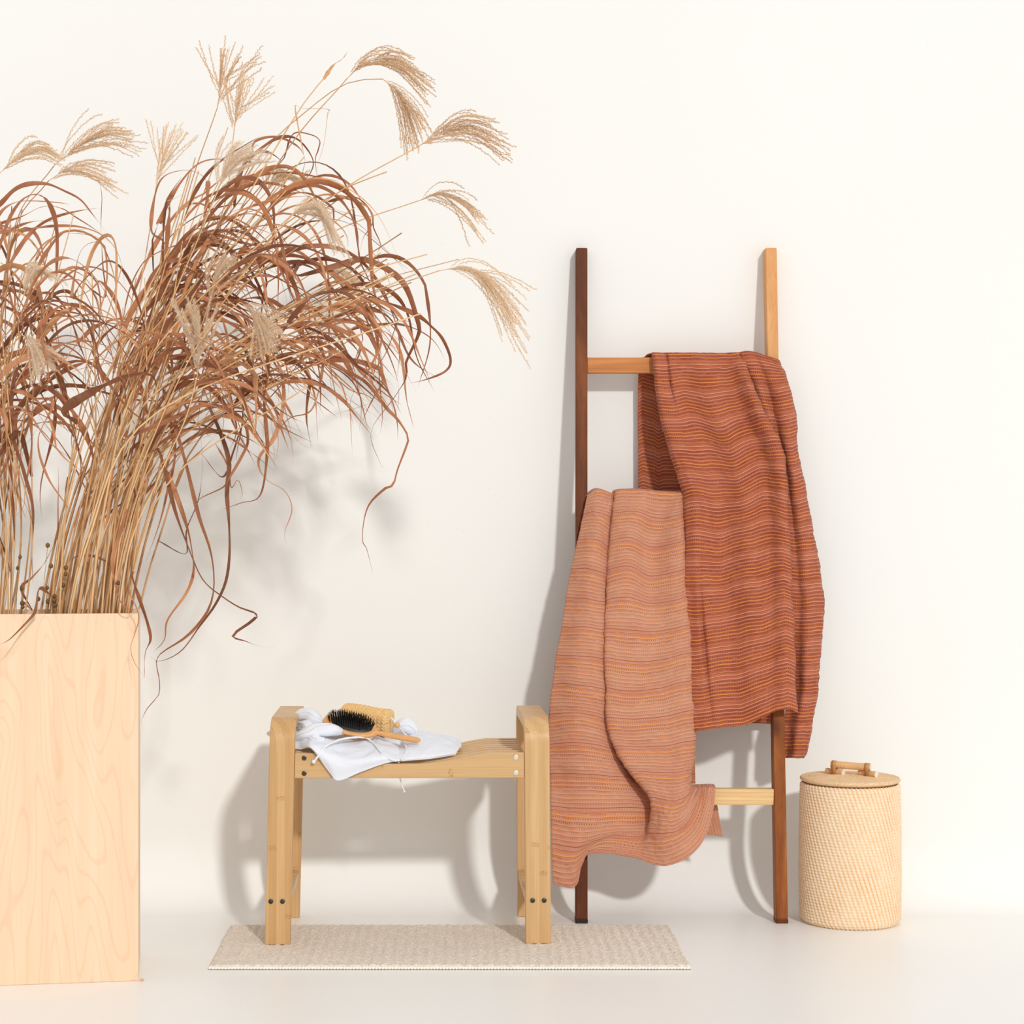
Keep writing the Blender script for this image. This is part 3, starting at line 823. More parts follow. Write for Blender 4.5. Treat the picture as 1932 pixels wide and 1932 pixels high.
# ------------------------------------------------------------------ wicker basket
BC = Vector((0.7965, 3.856, 0.0))
BSK = empty('wicker_basket', BC)
tag(BSK, 'round pale wicker basket with fitted lid standing beside the ladder', 'basket')
BH, BRAD = 0.2800, 0.1005
NROW, NCOL = 48, 70
m = MB(); arr = []; buv = []
sub_r, sub_c = 6, 8
for i in range(NROW * sub_r + 1):
    z = BH * i / (NROW * sub_r)
    r_ = BRAD * (1 + 0.012 * math.sin(z * 14)) + 0.0012 * mnoise.noise((z * 9, 0, 2))
    if z < 0.012: r_ -= 0.008 * (1 - z / 0.012) ** 2
    if z > BH - 0.006: r_ -= 0.004 * ((z - BH + 0.006) / 0.006) ** 2
    fr = (i / sub_r) % 1.0; row = int(i / sub_r)
    line = []
    for j in range(NCOL * sub_c + 1):
        a = 2 * math.pi * j / (NCOL * sub_c)
        cell = j / sub_c + 0.22 * (i / sub_r)
        cell = cell % NCOL
        fc = cell % 1.0
        k = 0.8 + 0.35 * mnoise.noise((row * 1.7, int(cell) * 2.3, 7))
        h = 0.0026 * k * (abs(math.sin(math.pi * fr)) ** 0.6) * (0.15 + 0.85 * math.sin(math.pi * fc) ** 0.75)
        rr = r_ - 0.0010 + h
        line.append((BC.x + rr * math.cos(a), BC.y + rr * math.sin(a), z + 0.0006 * math.sin(2 * math.pi * fc)))
        buv.append((j / sub_c, i / sub_r))
    arr.append(line)
m.grid(arr)
n0 = len(m.v)
m.add([(BC.x + (BRAD - 0.009) * math.cos(2 * math.pi * j / 60), BC.y + (BRAD - 0.009) * math.sin(2 * math.pi * j / 60), 0.0004) for j in range(60)], [tuple(range(59, -1, -1))])
for r_in, r_out, z0, z1 in ((BRAD - 0.008, BRAD - 0.004, 0.1, BH),):
    m.grid([[(BC.x + r * math.cos(2 * math.pi * j / 60), BC.y + r * math.sin(2 * math.pi * j / 60), z) for j in range(61)] for r, z in ((r_out, BH), (r_in, BH - 0.002), (r_in, 0.05))])
buv += [(0.5, 0.5)] * (len(m.v) - len(buv)); m.uv = buv
m.build('body', M['wicker'], BSK, smooth=True, label='diagonally woven wicker body')
lid = MB(); arr = []
LRI = 17
prof = [(0.0, BH + 0.0006)]
npr = LRI * 6
LRAD = 0.0945
NST = 150
for i in range(npr + 1):
    t = i / npr
    r_ = LRAD * t
    line = []
    for j in range(NST * 3 + 1):
        a = 2 * math.pi * j / (NST * 3)
        fr = (t * LRI) % 1.0
        z = BH + 0.0110 + 0.0050 * (1 - t * t) + 0.0014 * math.sin(math.pi * fr) * (0.55 + 0.45 * math.sin(2 * math.pi * (j / 3.0 * max(0.12, round(t * 10) / 10) + int(t * LRI) * 0.4)))
        line.append((BC.x + r_ * math.cos(a), BC.y + r_ * math.sin(a), z))
    arr.append(line)
for k, a2 in enumerate(np.linspace(0.35, math.pi, 8)):
    line = []
    for j in range(NST * 3 + 1):
        a = 2 * math.pi * j / (NST * 3)
        rr = LRAD + (0.0048 + 0.0006 * math.sin(2 * math.pi * j / 3.0 + a2)) * math.sin(a2)
        line.append((BC.x + rr * math.cos(a), BC.y + rr * math.sin(a), BH + 0.0078 + 0.0046 * math.cos(a2)))
    arr.append(line)
arr.append([(BC.x + 0.088 * math.cos(2 * math.pi * j / (NST * 3)), BC.y + 0.088 * math.sin(2 * math.pi * j / (NST * 3)), BH - 0.004) for j in range(NST * 3 + 1)])
arr.append([(BC.x, BC.y, BH - 0.004)] * (NST * 3 + 1))
lid.grid(arr)
LID = lid.build('lid', M['wicker_lid'], BSK, smooth=True, label='flat coiled wicker lid')
LT = BH + 0.0165
def log(name, a, b, r, parent, mat=None, ridges=0):
    a, b = Vector(a), Vector(b)
    k = 40 if ridges else 6
    pts = [a.lerp(b, t) for t in np.linspace(0, 1, k)]
    rad = [r * (1 + (0.05 * abs(math.sin(ridges * math.pi * i / (k - 1))) if ridges else 0)) for i in range(k)]
    mm = MB(); mm.tube(pts, rad, 14, cap=False)
    d = (b - a).normalized()
    for p, s_ in ((a, -1), (b, 1)):
        u_ = d.cross(Vector((0, 0, 1))).normalized(); w_ = d.cross(u_)
        mm.add([p + (u_ * math.cos(2 * math.pi * q / 14) + w_ * math.sin(2 * math.pi * q / 14)) * r * 0.98 for q in range(14)], [tuple(range(14)) if s_ < 0 else tuple(range(13, -1, -1))], 1)
    return mm.build(name, [mat or M['rattan_handle'], M['rattan_end']], parent, smooth=False)
hx = BC.x + 0.004; hy = BC.y + 0.0
bar_a, bar_b = Vector((hx - 0.0400, hy + 0.012, LT + 0.0185)), Vector((hx + 0.0330, hy - 0.022, LT + 0.0165))
log('handle_bar', bar_a, bar_b, 0.0072, LID, ridges=12)
sup = Vector((0.026, -0.030, 0)).normalized()
for c in (bar_a.lerp(bar_b, 0.09), bar_a.lerp(bar_b, 0.92)):
    c0 = Vector((c.x + 0.001, c.y, LT + 0.0035))
    log('handle_foot', c0 - sup * 0.021, c0 + sup * 0.021, 0.0066, LID)
    mm = MB()
    d = (bar_b - bar_a).normalized()
    pts = []
    side = Vector((d.y, -d.x, 0))
    for a in np.linspace(-0.25, math.pi + 0.25, 16):
        pts.append(Vector((c.x, c.y, c.z)) + side * math.cos(a) * 0.0086 + Vector((0, 0, 1)) * math.sin(a) * 0.0086)
    pts = [Vector((pts[0].x, pts[0].y, LT - 0.002))] + pts + [Vector((pts[-1].x, pts[-1].y, LT - 0.002))]
    w = d * 0.0045
    mm.grid([[tuple(p - w), tuple(p + w)] for p in pts])
    o = mm.build('binding_band', M['rattan_band'], LID, smooth=True)
    sd = o.modifiers.new('thickness', 'SOLIDIFY'); sd.thickness = 0.0014

# ------------------------------------------------------------------ white cotton bag on the bench
BAG = empty('cotton_drawstring_bag', W(690, 1432, 3.70))
tag(BAG, 'crumpled white cotton drawstring bag draped over the bench seat', 'bag')
# columns along x, rows from the back of the heap forward and over the front slat (px, py, depth)
cols = [
 #   back foot            back top             crown                front top            lip                 hem
 [(548, 1398, 3.84), (548, 1378, 3.80), (548, 1376, 3.75), (552, 1384, 3.69), (553, 1400, 3.655), (554, 1412, 3.645)],
 [(570, 1396, 3.84), (570, 1372, 3.80), (570, 1370, 3.75), (566, 1384, 3.69), (566, 1404, 3.645), (568, 1414, 3.630)],
 [(598, 1398, 3.84), (598, 1372, 3.80), (598, 1372, 3.75), (590, 1388, 3.68), (585, 1406, 3.600), (588, 1413, 3.592)],
 [(625, 1402, 3.84), (625, 1376, 3.80), (622, 1379, 3.75), (612, 1394, 3.67), (604, 1414, 3.593), (622, 1458, 3.594)],
 [(660, 1406, 3.84), (660, 1378, 3.80), (655, 1382, 3.75), (645, 1402, 3.67), (636, 1432, 3.592), (639, 1473, 3.592)],
 [(695, 1408, 3.84), (695, 1381, 3.80), (692, 1386, 3.75), (686, 1404, 3.67), (680, 1430, 3.593), (680, 1457, 3.594)],
 [(725, 1409, 3.84), (725, 1382, 3.80), (722, 1388, 3.75), (722, 1404, 3.68), (722, 1426, 3.600), (724, 1441, 3.597)],
 [(750, 1410, 3.84), (750, 1382, 3.80), (748, 1391, 3.76), (748, 1410, 3.69), (748, 1430, 3.615), (752, 1436, 3.607)],
 [(762, 1410, 3.84), (760, 1384, 3.80), (757, 1396, 3.76), (756, 1414, 3.69), (756, 1430, 3.62), (760, 1436, 3.612)],
 [(790, 1410, 3.84), (788, 1382, 3.80), (782, 1388, 3.75), (775, 1405, 3.68), (772, 1428, 3.62), (772, 1435, 3.615)],
 [(825, 1408, 3.84), (822, 1388, 3.80), (822, 1390, 3.75), (818, 1402, 3.69), (812, 1424, 3.635), (810, 1432, 3.628)],
 [(852, 1405, 3.84), (854, 1393, 3.80), (856, 1395, 3.76), (854, 1404, 3.71), (848, 1420, 3.65), (845, 1427, 3.645)],
 [(864, 1404, 3.83), (868, 1400, 3.79), (870, 1404, 3.75), (869, 1410, 3.71), (862, 1420, 3.665), (858, 1425, 3.655)],
]
A = np.asarray(cols, dtype=float)
G = ctrl_grid(A, 170, 90)
arr = []
for i in range(170):
    line = []
    for j in range(90):
        p = W(*G[i, j]); s = j / 89.0
        e = math.sin(math.pi * min(1, s * 1.1))
        wr = 0.0030 * mnoise.noise((p.x * 34 + p.z * 14, p.y * 22, 3)) + 0.0012 * mnoise.noise((p.x * 90, p.y * 60, p.z * 60))
        rid = 0.0050 * (1 - abs(mnoise.noise((p.x * 17 + p.y * 12, p.y * 9 - p.x * 5, 6))) * 3.0) + 0.003 * (1 - abs(mnoise.noise((p.x * 30 - p.y * 22, p.y * 18 + p.x * 12, 11))) * 3.0)
        k = e * (1.0 if G[i, j, 0] < 760 else 0.55)
        line.append((p.x, p.y - 0.25 * (wr + rid) * k, p.z + (wr + rid) * k * (0.9 if s < 0.8 else 0.2)))
    arr.append(line)
m = MB(); m.grid(arr)
o = m.build('bag_body', M['cotton'], BAG, smooth=True)
sd = o.modifiers.new('thickness', 'SOLIDIFY'); sd.thickness = 0.0016; sd.offset = 0
def lump(name, path, rad, squash, twist, seed, open_end=False):
    """a soft rolled fold of cloth along a path"""
    P = catmull(path, 40)
    mm = MB(); arr = []
    Rr = catmull([(r,) for r in rad], 40)[:, 0]
    for i in range(40):
        c = Vector(P[i]); t = Vector(P[min(i + 1, 39)] - P[max(i - 1, 0)]).normalized()
        u_ = t.cross(Vector((0, 0, 1))); u_ = u_.normalized() if u_.length > 1e-3 else Vector((1, 0, 0)); w_ = u_.cross(t)
        line = []
        for j in range(29):
            a = 2 * math.pi * j / 28 + twist * i / 39
            h = 1 + 0.16 * mnoise.noise((math.cos(a) * 1.5 + seed, math.sin(a) * 1.5, i * 0.10)) + 0.07 * math.sin(3 * a + i * 0.15)
            line.append(tuple(c + (u_ * math.cos(a) + w_ * math.sin(a) * squash) * Rr[i] * h))
        arr.append(line)
    mm.grid(arr)
    o = mm.build(name, M['cotton'], BAG, smooth=True)
    s_ = o.modifiers.new('thickness', 'SOLIDIFY'); s_.thickness = 0.0015
    return o
lump('gathered_fold', [W(556, 1372, 3.71), W(566, 1352, 3.71), W(584, 1349, 3.70), W(598, 1360, 3.69), W(608, 1370, 3.69)], [0.004, 0.012, 0.0135, 0.013, 0.004], 0.85, 1.0, 1)
lump('gathered_fold', [W(552, 1392, 3.66), W(575, 1386, 3.655), W(596, 1378, 3.66), W(625, 1377, 3.66), W(648, 1381, 3.67)], [0.005, 0.013, 0.015, 0.013, 0.004], 0.8, 1.4, 4)
lump('gathered_fold', [W(562, 1366, 3.70), W(580, 1368, 3.67), W(592, 1388, 3.65), W(600, 1396, 3.64), W(612, 1394, 3.64)], [0.004, 0.009, 0.011, 0.008, 0.002], 0.8, 0.6, 7)
lump('gathered_fold', [W(742, 1380, 3.76), W(755, 1372, 3.76), W(768, 1371, 3.76), W(779, 1378, 3.76), W(784, 1388, 3.76)], [0.004, 0.013, 0.0145, 0.011, 0.003], 0.95, 0.4, 9)
lump('gathered_fold', [W(504, 1384, 3.80), W(512, 1384, 3.80), W(530, 1385, 3.79), W(550, 1386, 3.76)], [0.001, 0.0055, 0.007, 0.008], 1, 0.3, 12)
def cord(parent, pts, r, n=40, knot=None):
    mm = MB(); P = catmull([W(*p) for p in pts], n)
    mm.tube([Vector(p) for p in P], [r * (1 + 0.12 * math.sin(i * 1.7)) for i in range(n)], 7)
    if knot:
        mm.ball(W(*knot), r * 1.9, nu=8, nv=6)
    return mm.build('drawstring', M['cord'], parent, smooth=True)
cord(BAG, [(702, 1392, 3.672), (672, 1391, 3.655), (640, 1396, 3.63), (615, 1408, 3.598), (602, 1424, 3.588), (592, 1438, 3.588)], 0.0021, knot=(592, 1437, 3.588))
cord(BAG, [(690, 1391, 3.668), (705, 1402, 3.65), (718, 1418, 3.61), (732, 1430, 3.596), (748, 1436, 3.600)], 0.0018)
cord(BAG, [(761, 1398, 3.71), (766, 1410, 3.67), (765, 1422, 3.63), (757, 1433, 3.606)], 0.0024)
cord(BAG, [(752, 1437, 3.612), (754, 1450, 3.625), (755, 1468, 3.626), (758, 1480, 3.626), (763, 1493, 3.626)], 0.0013, knot=(763, 1493, 3.626))

# ------------------------------------------------------------------ sisal scrub pad
SIS = empty('sisal_scrub_pad', W(692, 1382, 3.76))
tag(SIS, 'rolled tan knitted sisal scrub pad with white cord and bead', 'scrub pad')
ca, cb = W(644, 1352, 3.765), W(740, 1363, 3.735)
ax = (cb - ca); ln = ax.length; ax.normalize()
up = Vector((0, 0, 1)); up = (up - ax * up.dot(ax)).normalized(); sd_ = ax.cross(up)
arr = []
NU, NV = 240, 200
for i in range(NU + 1):
    t = i / NU
    e = min(t, 1 - t)
    prof_r = 0.0245 * (1 - (1 - min(1, e / 0.09)) ** 2.4 * 0.75)
    line = []
    x = t * ln
    for j in range(NV + 1):
        a = 2 * math.pi * j / NV
        q = 4
        ca_, sa_ = math.cos(a), math.sin(a)
        se = (abs(ca_) ** 2.6 + abs(sa_) ** 2.6) ** (-1 / 2.6)
        colm = x / 0.0082; rowm = a * 0.026 / 0.0062
        ch = (rowm + 0.75 * abs((colm % 1.0) - 0.5) * 2) % 1.0
        kn = 0.0030 * math.sin(math.pi * ch) ** 0.8 * (0.45 + 0.55 * abs(math.sin(math.pi * colm)) ** 0.7)
        lump_ = 0.0022 * mnoise.noise((x * 25, ca_ * 1.4, sa_ * 1.4))
        r_ = prof_r * se + kn + lump_
        line.append(tuple(ca + ax * x + sd_ * ca_ * r_ * 1.1 + up * sa_ * r_ * (0.92 + 0.12 * (1 - t))))
    arr.append(line)
m = MB(); m.grid(arr)
m.add([ca - ax * 0.001], []); 
for line in (arr[0], arr[-1]):
    c = sum((Vector(p) for p in line[:-1]), Vector()) / NV
    n = len(m.v); m.add([c] + line[:-1], [(0, 1 + j, 1 + (j + 1) % NV) for j in range(NV)])
m.build('knitted_pad', M['sisal'], SIS, smooth=True)
mm = MB(); P = catmull([W(738, 1354, 3.712), W(743, 1360, 3.706), W(749, 1368, 3.70), W(757, 1376, 3.71), W(764, 1385, 3.715), W(774, 1391, 3.715)], 40)
mm.tube([Vector(p) for p in P], 0.0016, 7)
for k in range(14):
    q = W(777 + RNG.uniform(-4, 6), 1393 + RNG.uniform(-4, 5), 3.712)
    mm.tube([W(772, 1390, 3.714), q], 0.0008, 4)
mm.build('cord', M['cord'], SIS, smooth=True, label='white cord with frayed tassel')
mm = MB(); mm.ball(W(749.5, 1368, 3.697), 0.0055, nu=16, nv=10)
mm.build('bead', M['bead'], SIS, smooth=True, label='round wooden bead')

# ------------------------------------------------------------------ hairbrush
HB0, HB1 = W(610, 1357, 3.69), W(794, 1397, 3.665)
HBR = empty('hairbrush', W(700, 1384, 3.68))
tag(HBR, 'oval wooden hairbrush with black bristles lying on the white bag', 'hairbrush')
bx_ = (HB1 - HB0); hl = bx_.length; bx_.normalize()
bn = Vector((0.10, -0.46, 0.88)); bn = (bn - bx_ * bn.dot(bx_)).normalized()     # bristle side faces up and to the camera
bs = bx_.cross(bn)
def HB(x, s, h): return HB0 + bx_ * x + bs * s + bn * h
def brush_w(t):
    if t < 0.56:
        q = t / 0.56
        return 0.0285 * math.sqrt(max(0, 1 - (2 * q - 1) ** 2)) ** 0.85 if q < 0.5 else max(0.0060, 0.0285 * math.sqrt(max(0, 1 - (2 * q - 1) ** 2)) ** 0.85)
    q = (t - 0.56) / 0.44
    return 0.0046 + 0.0018 * math.sin(q * math.pi * 0.9) if q < 0.93 else 0.0051 * math.sqrt(max(0, 1 - ((q - 0.93) / 0.07) ** 2))
arr = []
for i in range(81):
    t = i / 80; w = max(0.0002, brush_w(t)); th = min(0.0055, 0.0008 + w * 0.45) if t < 0.56 else min(0.0055, w * 0.8)
    bow = 0.004 * math.sin(t * 3.0) * -1
    line = []
    for j in range(21):
        a = 2 * math.pi * j / 20
        cx_, sx_ = math.cos(a), math.sin(a)
        line.append(tuple(HB(t * hl, w * math.copysign(abs(cx_) ** 0.8, cx_), bow + th * math.copysign(abs(sx_) ** 0.7, sx_))))
    arr.append(line)
m = MB(); m.grid(arr); m.build('wooden_body', M['brush_wood'], HBR, smooth=True, label='smooth beech handle and oval head')
pc, pa, pb = 0.275 * hl, 0.235 * hl, 0.0225
arr = []
for i in range(11):
    f = i / 10
    arr.append([tuple(HB(pc + pa * f * math.cos(2 * math.pi * j / 40), pb * f * math.sin(2 * math.pi * j / 40), 0.0008 + 0.0068 * math.sqrt(max(0, 1 - f * f)))) for j in range(41)])
m = MB(); m.grid(arr); m.build('rubber_cushion', M['rubber'], HBR, smooth=True)
m = MB()
for i in range(21):
    for j in range(9):
        u_ = (i + 0.5 * (j % 2)) / 20.5 * 2 - 1; v_ = j / 8 * 2 - 1
        if u_ * u_ + v_ * v_ > 0.93: continue
        f2 = u_ * u_ + v_ * v_
        base_h = 0.0008 + 0.0068 * math.sqrt(1 - f2)
        for q in range(7):
            b0 = HB(pc + pa * u_, pb * v_, base_h)
            tip = HB(pc + pa * u_ * 1.09 + RNG.uniform(-.0022, .0022), pb * v_ * 1.2 + RNG.uniform(-.0022, .0022), base_h + RNG.uniform(0.0095, 0.0135))
            m.tube([b0, tip], [0.00042, 0.00028], 3, cap=False)
        tip = HB(pc + pa * u_ * 1.06, pb * v_ * 1.15, base_h + 0.0150)
        m.tube([HB(pc + pa * u_, pb * v_, base_h), tip], 0.00045, 4); m.ball(tip, 0.0008, nu=5, nv=4)
tag(m.build('bristles', M['bristle'], HBR), kind='stuff')

# ------------------------------------------------------------------ dried grasses
def px_of(p): return (VX + F * p[0] / p[1], VY - F * (p[2] - CZ) / p[1])

STALKS = []      # (root, sampled world points)
def stem_mesh(pts, r0, r1, nodes=True):
    m = MB(); k = len(pts)
    m.tube([Vector(p) for p in pts], [r0 + (r1 - r0) * i / (k - 1) for i in range(k)], 5)
    return m
def make_stalk(name, label, group, cat, ctrl_w, r0=0.0017, r1=0.0009, n=22, mat='straw'):
    P = catmull(ctrl_w, n * 4)
    P = resample(P, n)[0]
    root = empty(name, tuple(P[0]))
    tag(root, label, cat, group)
    o = stem_mesh(P, r0, r1).build('stem', M[mat], root, smooth=True)
    # joints on the cane
    STALKS.append((root, P))
    return root, P

def ribbon(path, wmax, twist0, twist1, seed, base_frac=0.45):
    """leaf blade: creased ribbon along world path, tapering to a point, twisting"""
    n = len(path)
    P = [Vector(p) for p in path]
    m = MB(); vs_, fs = [], []
    for i in range(n):
        t = i / (n - 1)
        tg = (P[min(i + 1, n - 1)] - P[max(i - 1, 0)])
        if tg.length < 1e-8: tg = Vector((0, 0, 1))
        tg.normalize()
        ref = Vector((0.15, -1.0, 0.25))
        a = tg.cross(ref)
        if a.length < 1e-3: a = tg.cross(Vector((1, 0, 0)))
        a.normalize(); b = a.cross(tg)
        tw = twist0 + (twist1 - twist0) * t * t + 1.7 * mnoise.noise((t * 4.5, seed * 1.37, 0.5))
        s = a * math.cos(tw) + b * math.sin(tw); nrm = -a * math.sin(tw) + b * math.cos(tw)
        w = wmax * (base_frac + (1 - base_frac) * min(1, t / 0.25)) * (min(1.0, max(0.0, 1 - t) * 1.35) ** 0.85)
        w *= 1 + 0.55 * mnoise.noise((t * 8, seed * 2.1, 3))
        w = max(w, 0.00022) * 0.5
        cr = w * 0.35
        vs_ += [P[i] - s * w, P[i] + nrm * cr, P[i] + s * w]
    for i in range(n - 1):
        k = i * 3
        fs += [(k, k + 1, k + 4, k + 3), (k + 1, k + 2, k + 5, k + 4)]
    m.add(vs_, fs)
    return m

# allowed outline of the leaf mass (upper, lower) by column, so that blades stay within the bouquet's volume
UPX = [-400, -100, 0, 60, 120, 190, 225, 262, 290, 330, 400, 470, 540, 600, 660, 720, 780, 830, 860]
UPY = [380, 350, 345, 345, 352, 400, 455, 520, 430, 320, 275, 252, 258, 300, 360, 400, 500, 580, 650]
LOX = [-400, 0, 60, 130, 200, 270, 330, 380, 440, 500, 560, 620, 700, 760, 820, 860]
LOY = [1080, 1110, 1080, 1000, 980, 960, 880, 820, 880, 900, 880, 800, 820, 830, 740, 690]
def allowed(p, slack=0):
    x, y = px_of(p)
    if x > 852 or x < -380: return False
    return np.interp(x, UPX, UPY) - slack < y < np.interp(x, LOX, LOY) + slack

def grow_leaf(start, d, length, droop, curl, seed, n=24):
    p = Vector(start); d = Vector(d).normalized()
    st = length / (n - 1); pts = [tuple(p)]
    kink = RNG.random() < 0.38; kk = RNG.randint(n // 3, n - 5)
    side = Vector((RNG.uniform(-1, 1), RNG.uniform(-0.7, 0.7), RNG.uniform(-.3, .3)))
    for i in range(1, n):
        t = i / n
        d = d + Vector((0, 0, -1)) * droop * st * (0.35 + 1.2 * math.sin(math.pi * min(1, t * 1.3))) \
              + Vector((mnoise.noise((seed, t * 3.2, 0)), 0.7 * mnoise.noise((seed, t * 3.2, 5)), 0.6 * mnoise.noise((seed, t * 3.2, 9)))) * curl * (0.7 + 2.2 * t * t) * st
        if kink and i == kk: d = d + side * 0.9
        d.normalize()
        p = p + d * st
        if p.y > 4.02: p.y = 4.02
        pts.append(tuple(p))
    return pts

leaf_seed = [0.0]
def add_leaf(root, pts, w, tw0=None, tw1=None, mat='leaf'):
    leaf_seed[0] += 1.0
    a = RNG.uniform(-0.6, 0.6) if tw0 is None else tw0
    b = a + RNG.uniform(-1.8, 1.8) if tw1 is None else tw1
    return ribbon(pts, w, a, b, leaf_seed[0]).build('leaf', M[mat], root, smooth=True)

TIPS = [(90, 590), (150, 560), (205, 600), (262, 560), (300, 490), (345, 400), (390, 335), (440, 300), (500, 285), (560, 300), (610, 350), (655, 400), (700, 455), (735, 520), (745, 565), (700, 600), (640, 625), (560, 650), (500, 690)]
WTS = [1, 1.2, 1.6, 1.8, 2, 2, 2, 2, 2.2, 2.2, 2.2, 2.2, 2.4, 2.4, 2.4, 2.4, 2.2, 2, 1.6]
LEAFY = {
 'upright': ('leafy dried grass stalk rising nearly upright from the middle of the planter', 'upright leafy grass stalks'),
 'high': ('leafy dried grass stalk fanning up and right towards the highest leaves', 'leafy grass stalks fanning up and right'),
 'low': ('leafy dried grass stalk leaning far right with leaves drooping above the bench', 'leafy grass stalks leaning far right'),
 'left': ('leafy dried grass stalk of the smaller clump at the left picture edge', 'leafy grass stalks of the left clump')}
main = []
for i in range(76):
    bx0 = RNG.uniform(78, 262)
    base = in_planter(bx0, RNG.random())
    k = RNG.choices(range(len(TIPS)), WTS)[0]
    tx, ty = TIPS[k]; tx += RNG.gauss(0, 28); ty += RNG.gauss(0, 28)
    Dt = min(3.86, max(3.16, base.y + RNG.uniform(-0.24, 0.28)))
    bp = px_of(base)
    sp = max(0.0, tx - 350) / 400.0
    r = RNG.uniform(-26, 26)
    c1 = W(bx0 + (tx - bx0) * (0.10 - 0.02 * sp) + r * .4, 1150 + (ty - 1150) * 0.24, base.y + (Dt - base.y) * 0.22)
    c2 = W(bx0 + (tx - bx0) * (0.40 - 0.10 * sp) + r, 1150 + (ty - 1150) * (0.56 + 0.10 * sp), base.y + (Dt - base.y) * 0.5)
    tip = W(tx, ty, Dt)
    lab, grp = LEAFY['upright' if tx < 330 else 'high' if ty < 460 else 'low']
    root, P = make_stalk('grass_stalk', lab, grp, 'dried grass', [base, c1, c2, tip], RNG.uniform(0.0015, 0.0028), RNG.uniform(0.0008, 0.0012))
    main.append((root, P, 'main'))
for i in range(34):
    bx0 = RNG.uniform(-130, 62)
    base = in_planter(bx0, RNG.random())
    tx = RNG.choice([RNG.uniform(-220, 40), RNG.uniform(-60, 110), RNG.uniform(20, 150)]); ty = RNG.uniform(375, 680)
    Dt = min(3.84, max(3.2, base.y + RNG.uniform(-0.22, 0.24)))
    c1 = W(bx0 + (tx - bx0) * 0.15, 1150 + (ty - 1150) * 0.3, base.y + (Dt - base.y) * 0.3)
    c2 = W(bx0 + (tx - bx0) * 0.45, 1150 + (ty - 1150) * 0.62, base.y + (Dt - base.y) * 0.6)
    root, P = make_stalk('grass_stalk', LEAFY['left'][0], LEAFY['left'][1], 'dried grass', [base, c1, c2, W(tx, ty, Dt)], RNG.uniform(0.0013, 0.002), 0.0009)
    main.append((root, P, 'left'))
for root, P, side in main:
    nl = RNG.choice([2, 3, 3, 4]) if side == 'main' else RNG.choice([3, 4, 4])
    for q in range(nl):
        for attempt in range(14):
            i0 = RNG.randint(11, 21)
            st = Vector(P[i0]); tg = Vector(P[min(i0 + 1, 21)] - P[i0 - 1]).normalized()
            lean = 1.0 if RNG.random() < (0.72 if side == 'main' else 0.55) else -1.0
            out = Vector((lean * RNG.uniform(0.1, 1.0), RNG.uniform(-0.6, 0.55), RNG.uniform(-0.15, 0.3)))
            d = tg + out * RNG.uniform(0.15, 0.7)
            ln_ = RNG.uniform(0.20, 0.50)
            pts = grow_leaf(st, d, ln_, RNG.choice([RNG.uniform(4, 9), RNG.uniform(6, 12), RNG.uniform(10, 18)]), RNG.uniform(4, 14), RNG.uniform(0, 900), 30)
            ok = all(allowed(p, 12) for p in pts[3:])
            if ok and side == 'main' and px_of(pts[-1])[1] > 900: ok = False
            if ok: break
        if not ok: continue
        add_leaf(root, pts, RNG.choice([0.0035, 0.0055, 0.0070, 0.0085, 0.0105]), mat='leaf' if RNG.random() < 0.82 else 'leaf_pale')
# short sheath leaves clinging to the lower stems
for root, P, side in main:
    if RNG.random() < 0.45:
        i0 = RNG.randint(4, 10)
        tg = Vector(P[i0 + 1] - P[i0]).normalized()
        pts = grow_leaf(P[i0], tg + Vector((RNG.uniform(-.3, .3), RNG.uniform(-.3, .2), 0)), RNG.uniform(0.10, 0.24), RNG.uniform(0, 4), RNG.uniform(2, 7), RNG.uniform(0, 900), 16)
        if all(allowed(p, 60) for p in pts): add_leaf(root, pts, RNG.uniform(0.003, 0.006), mat='leaf_pale' if RNG.random() < 0.5 else 'leaf')

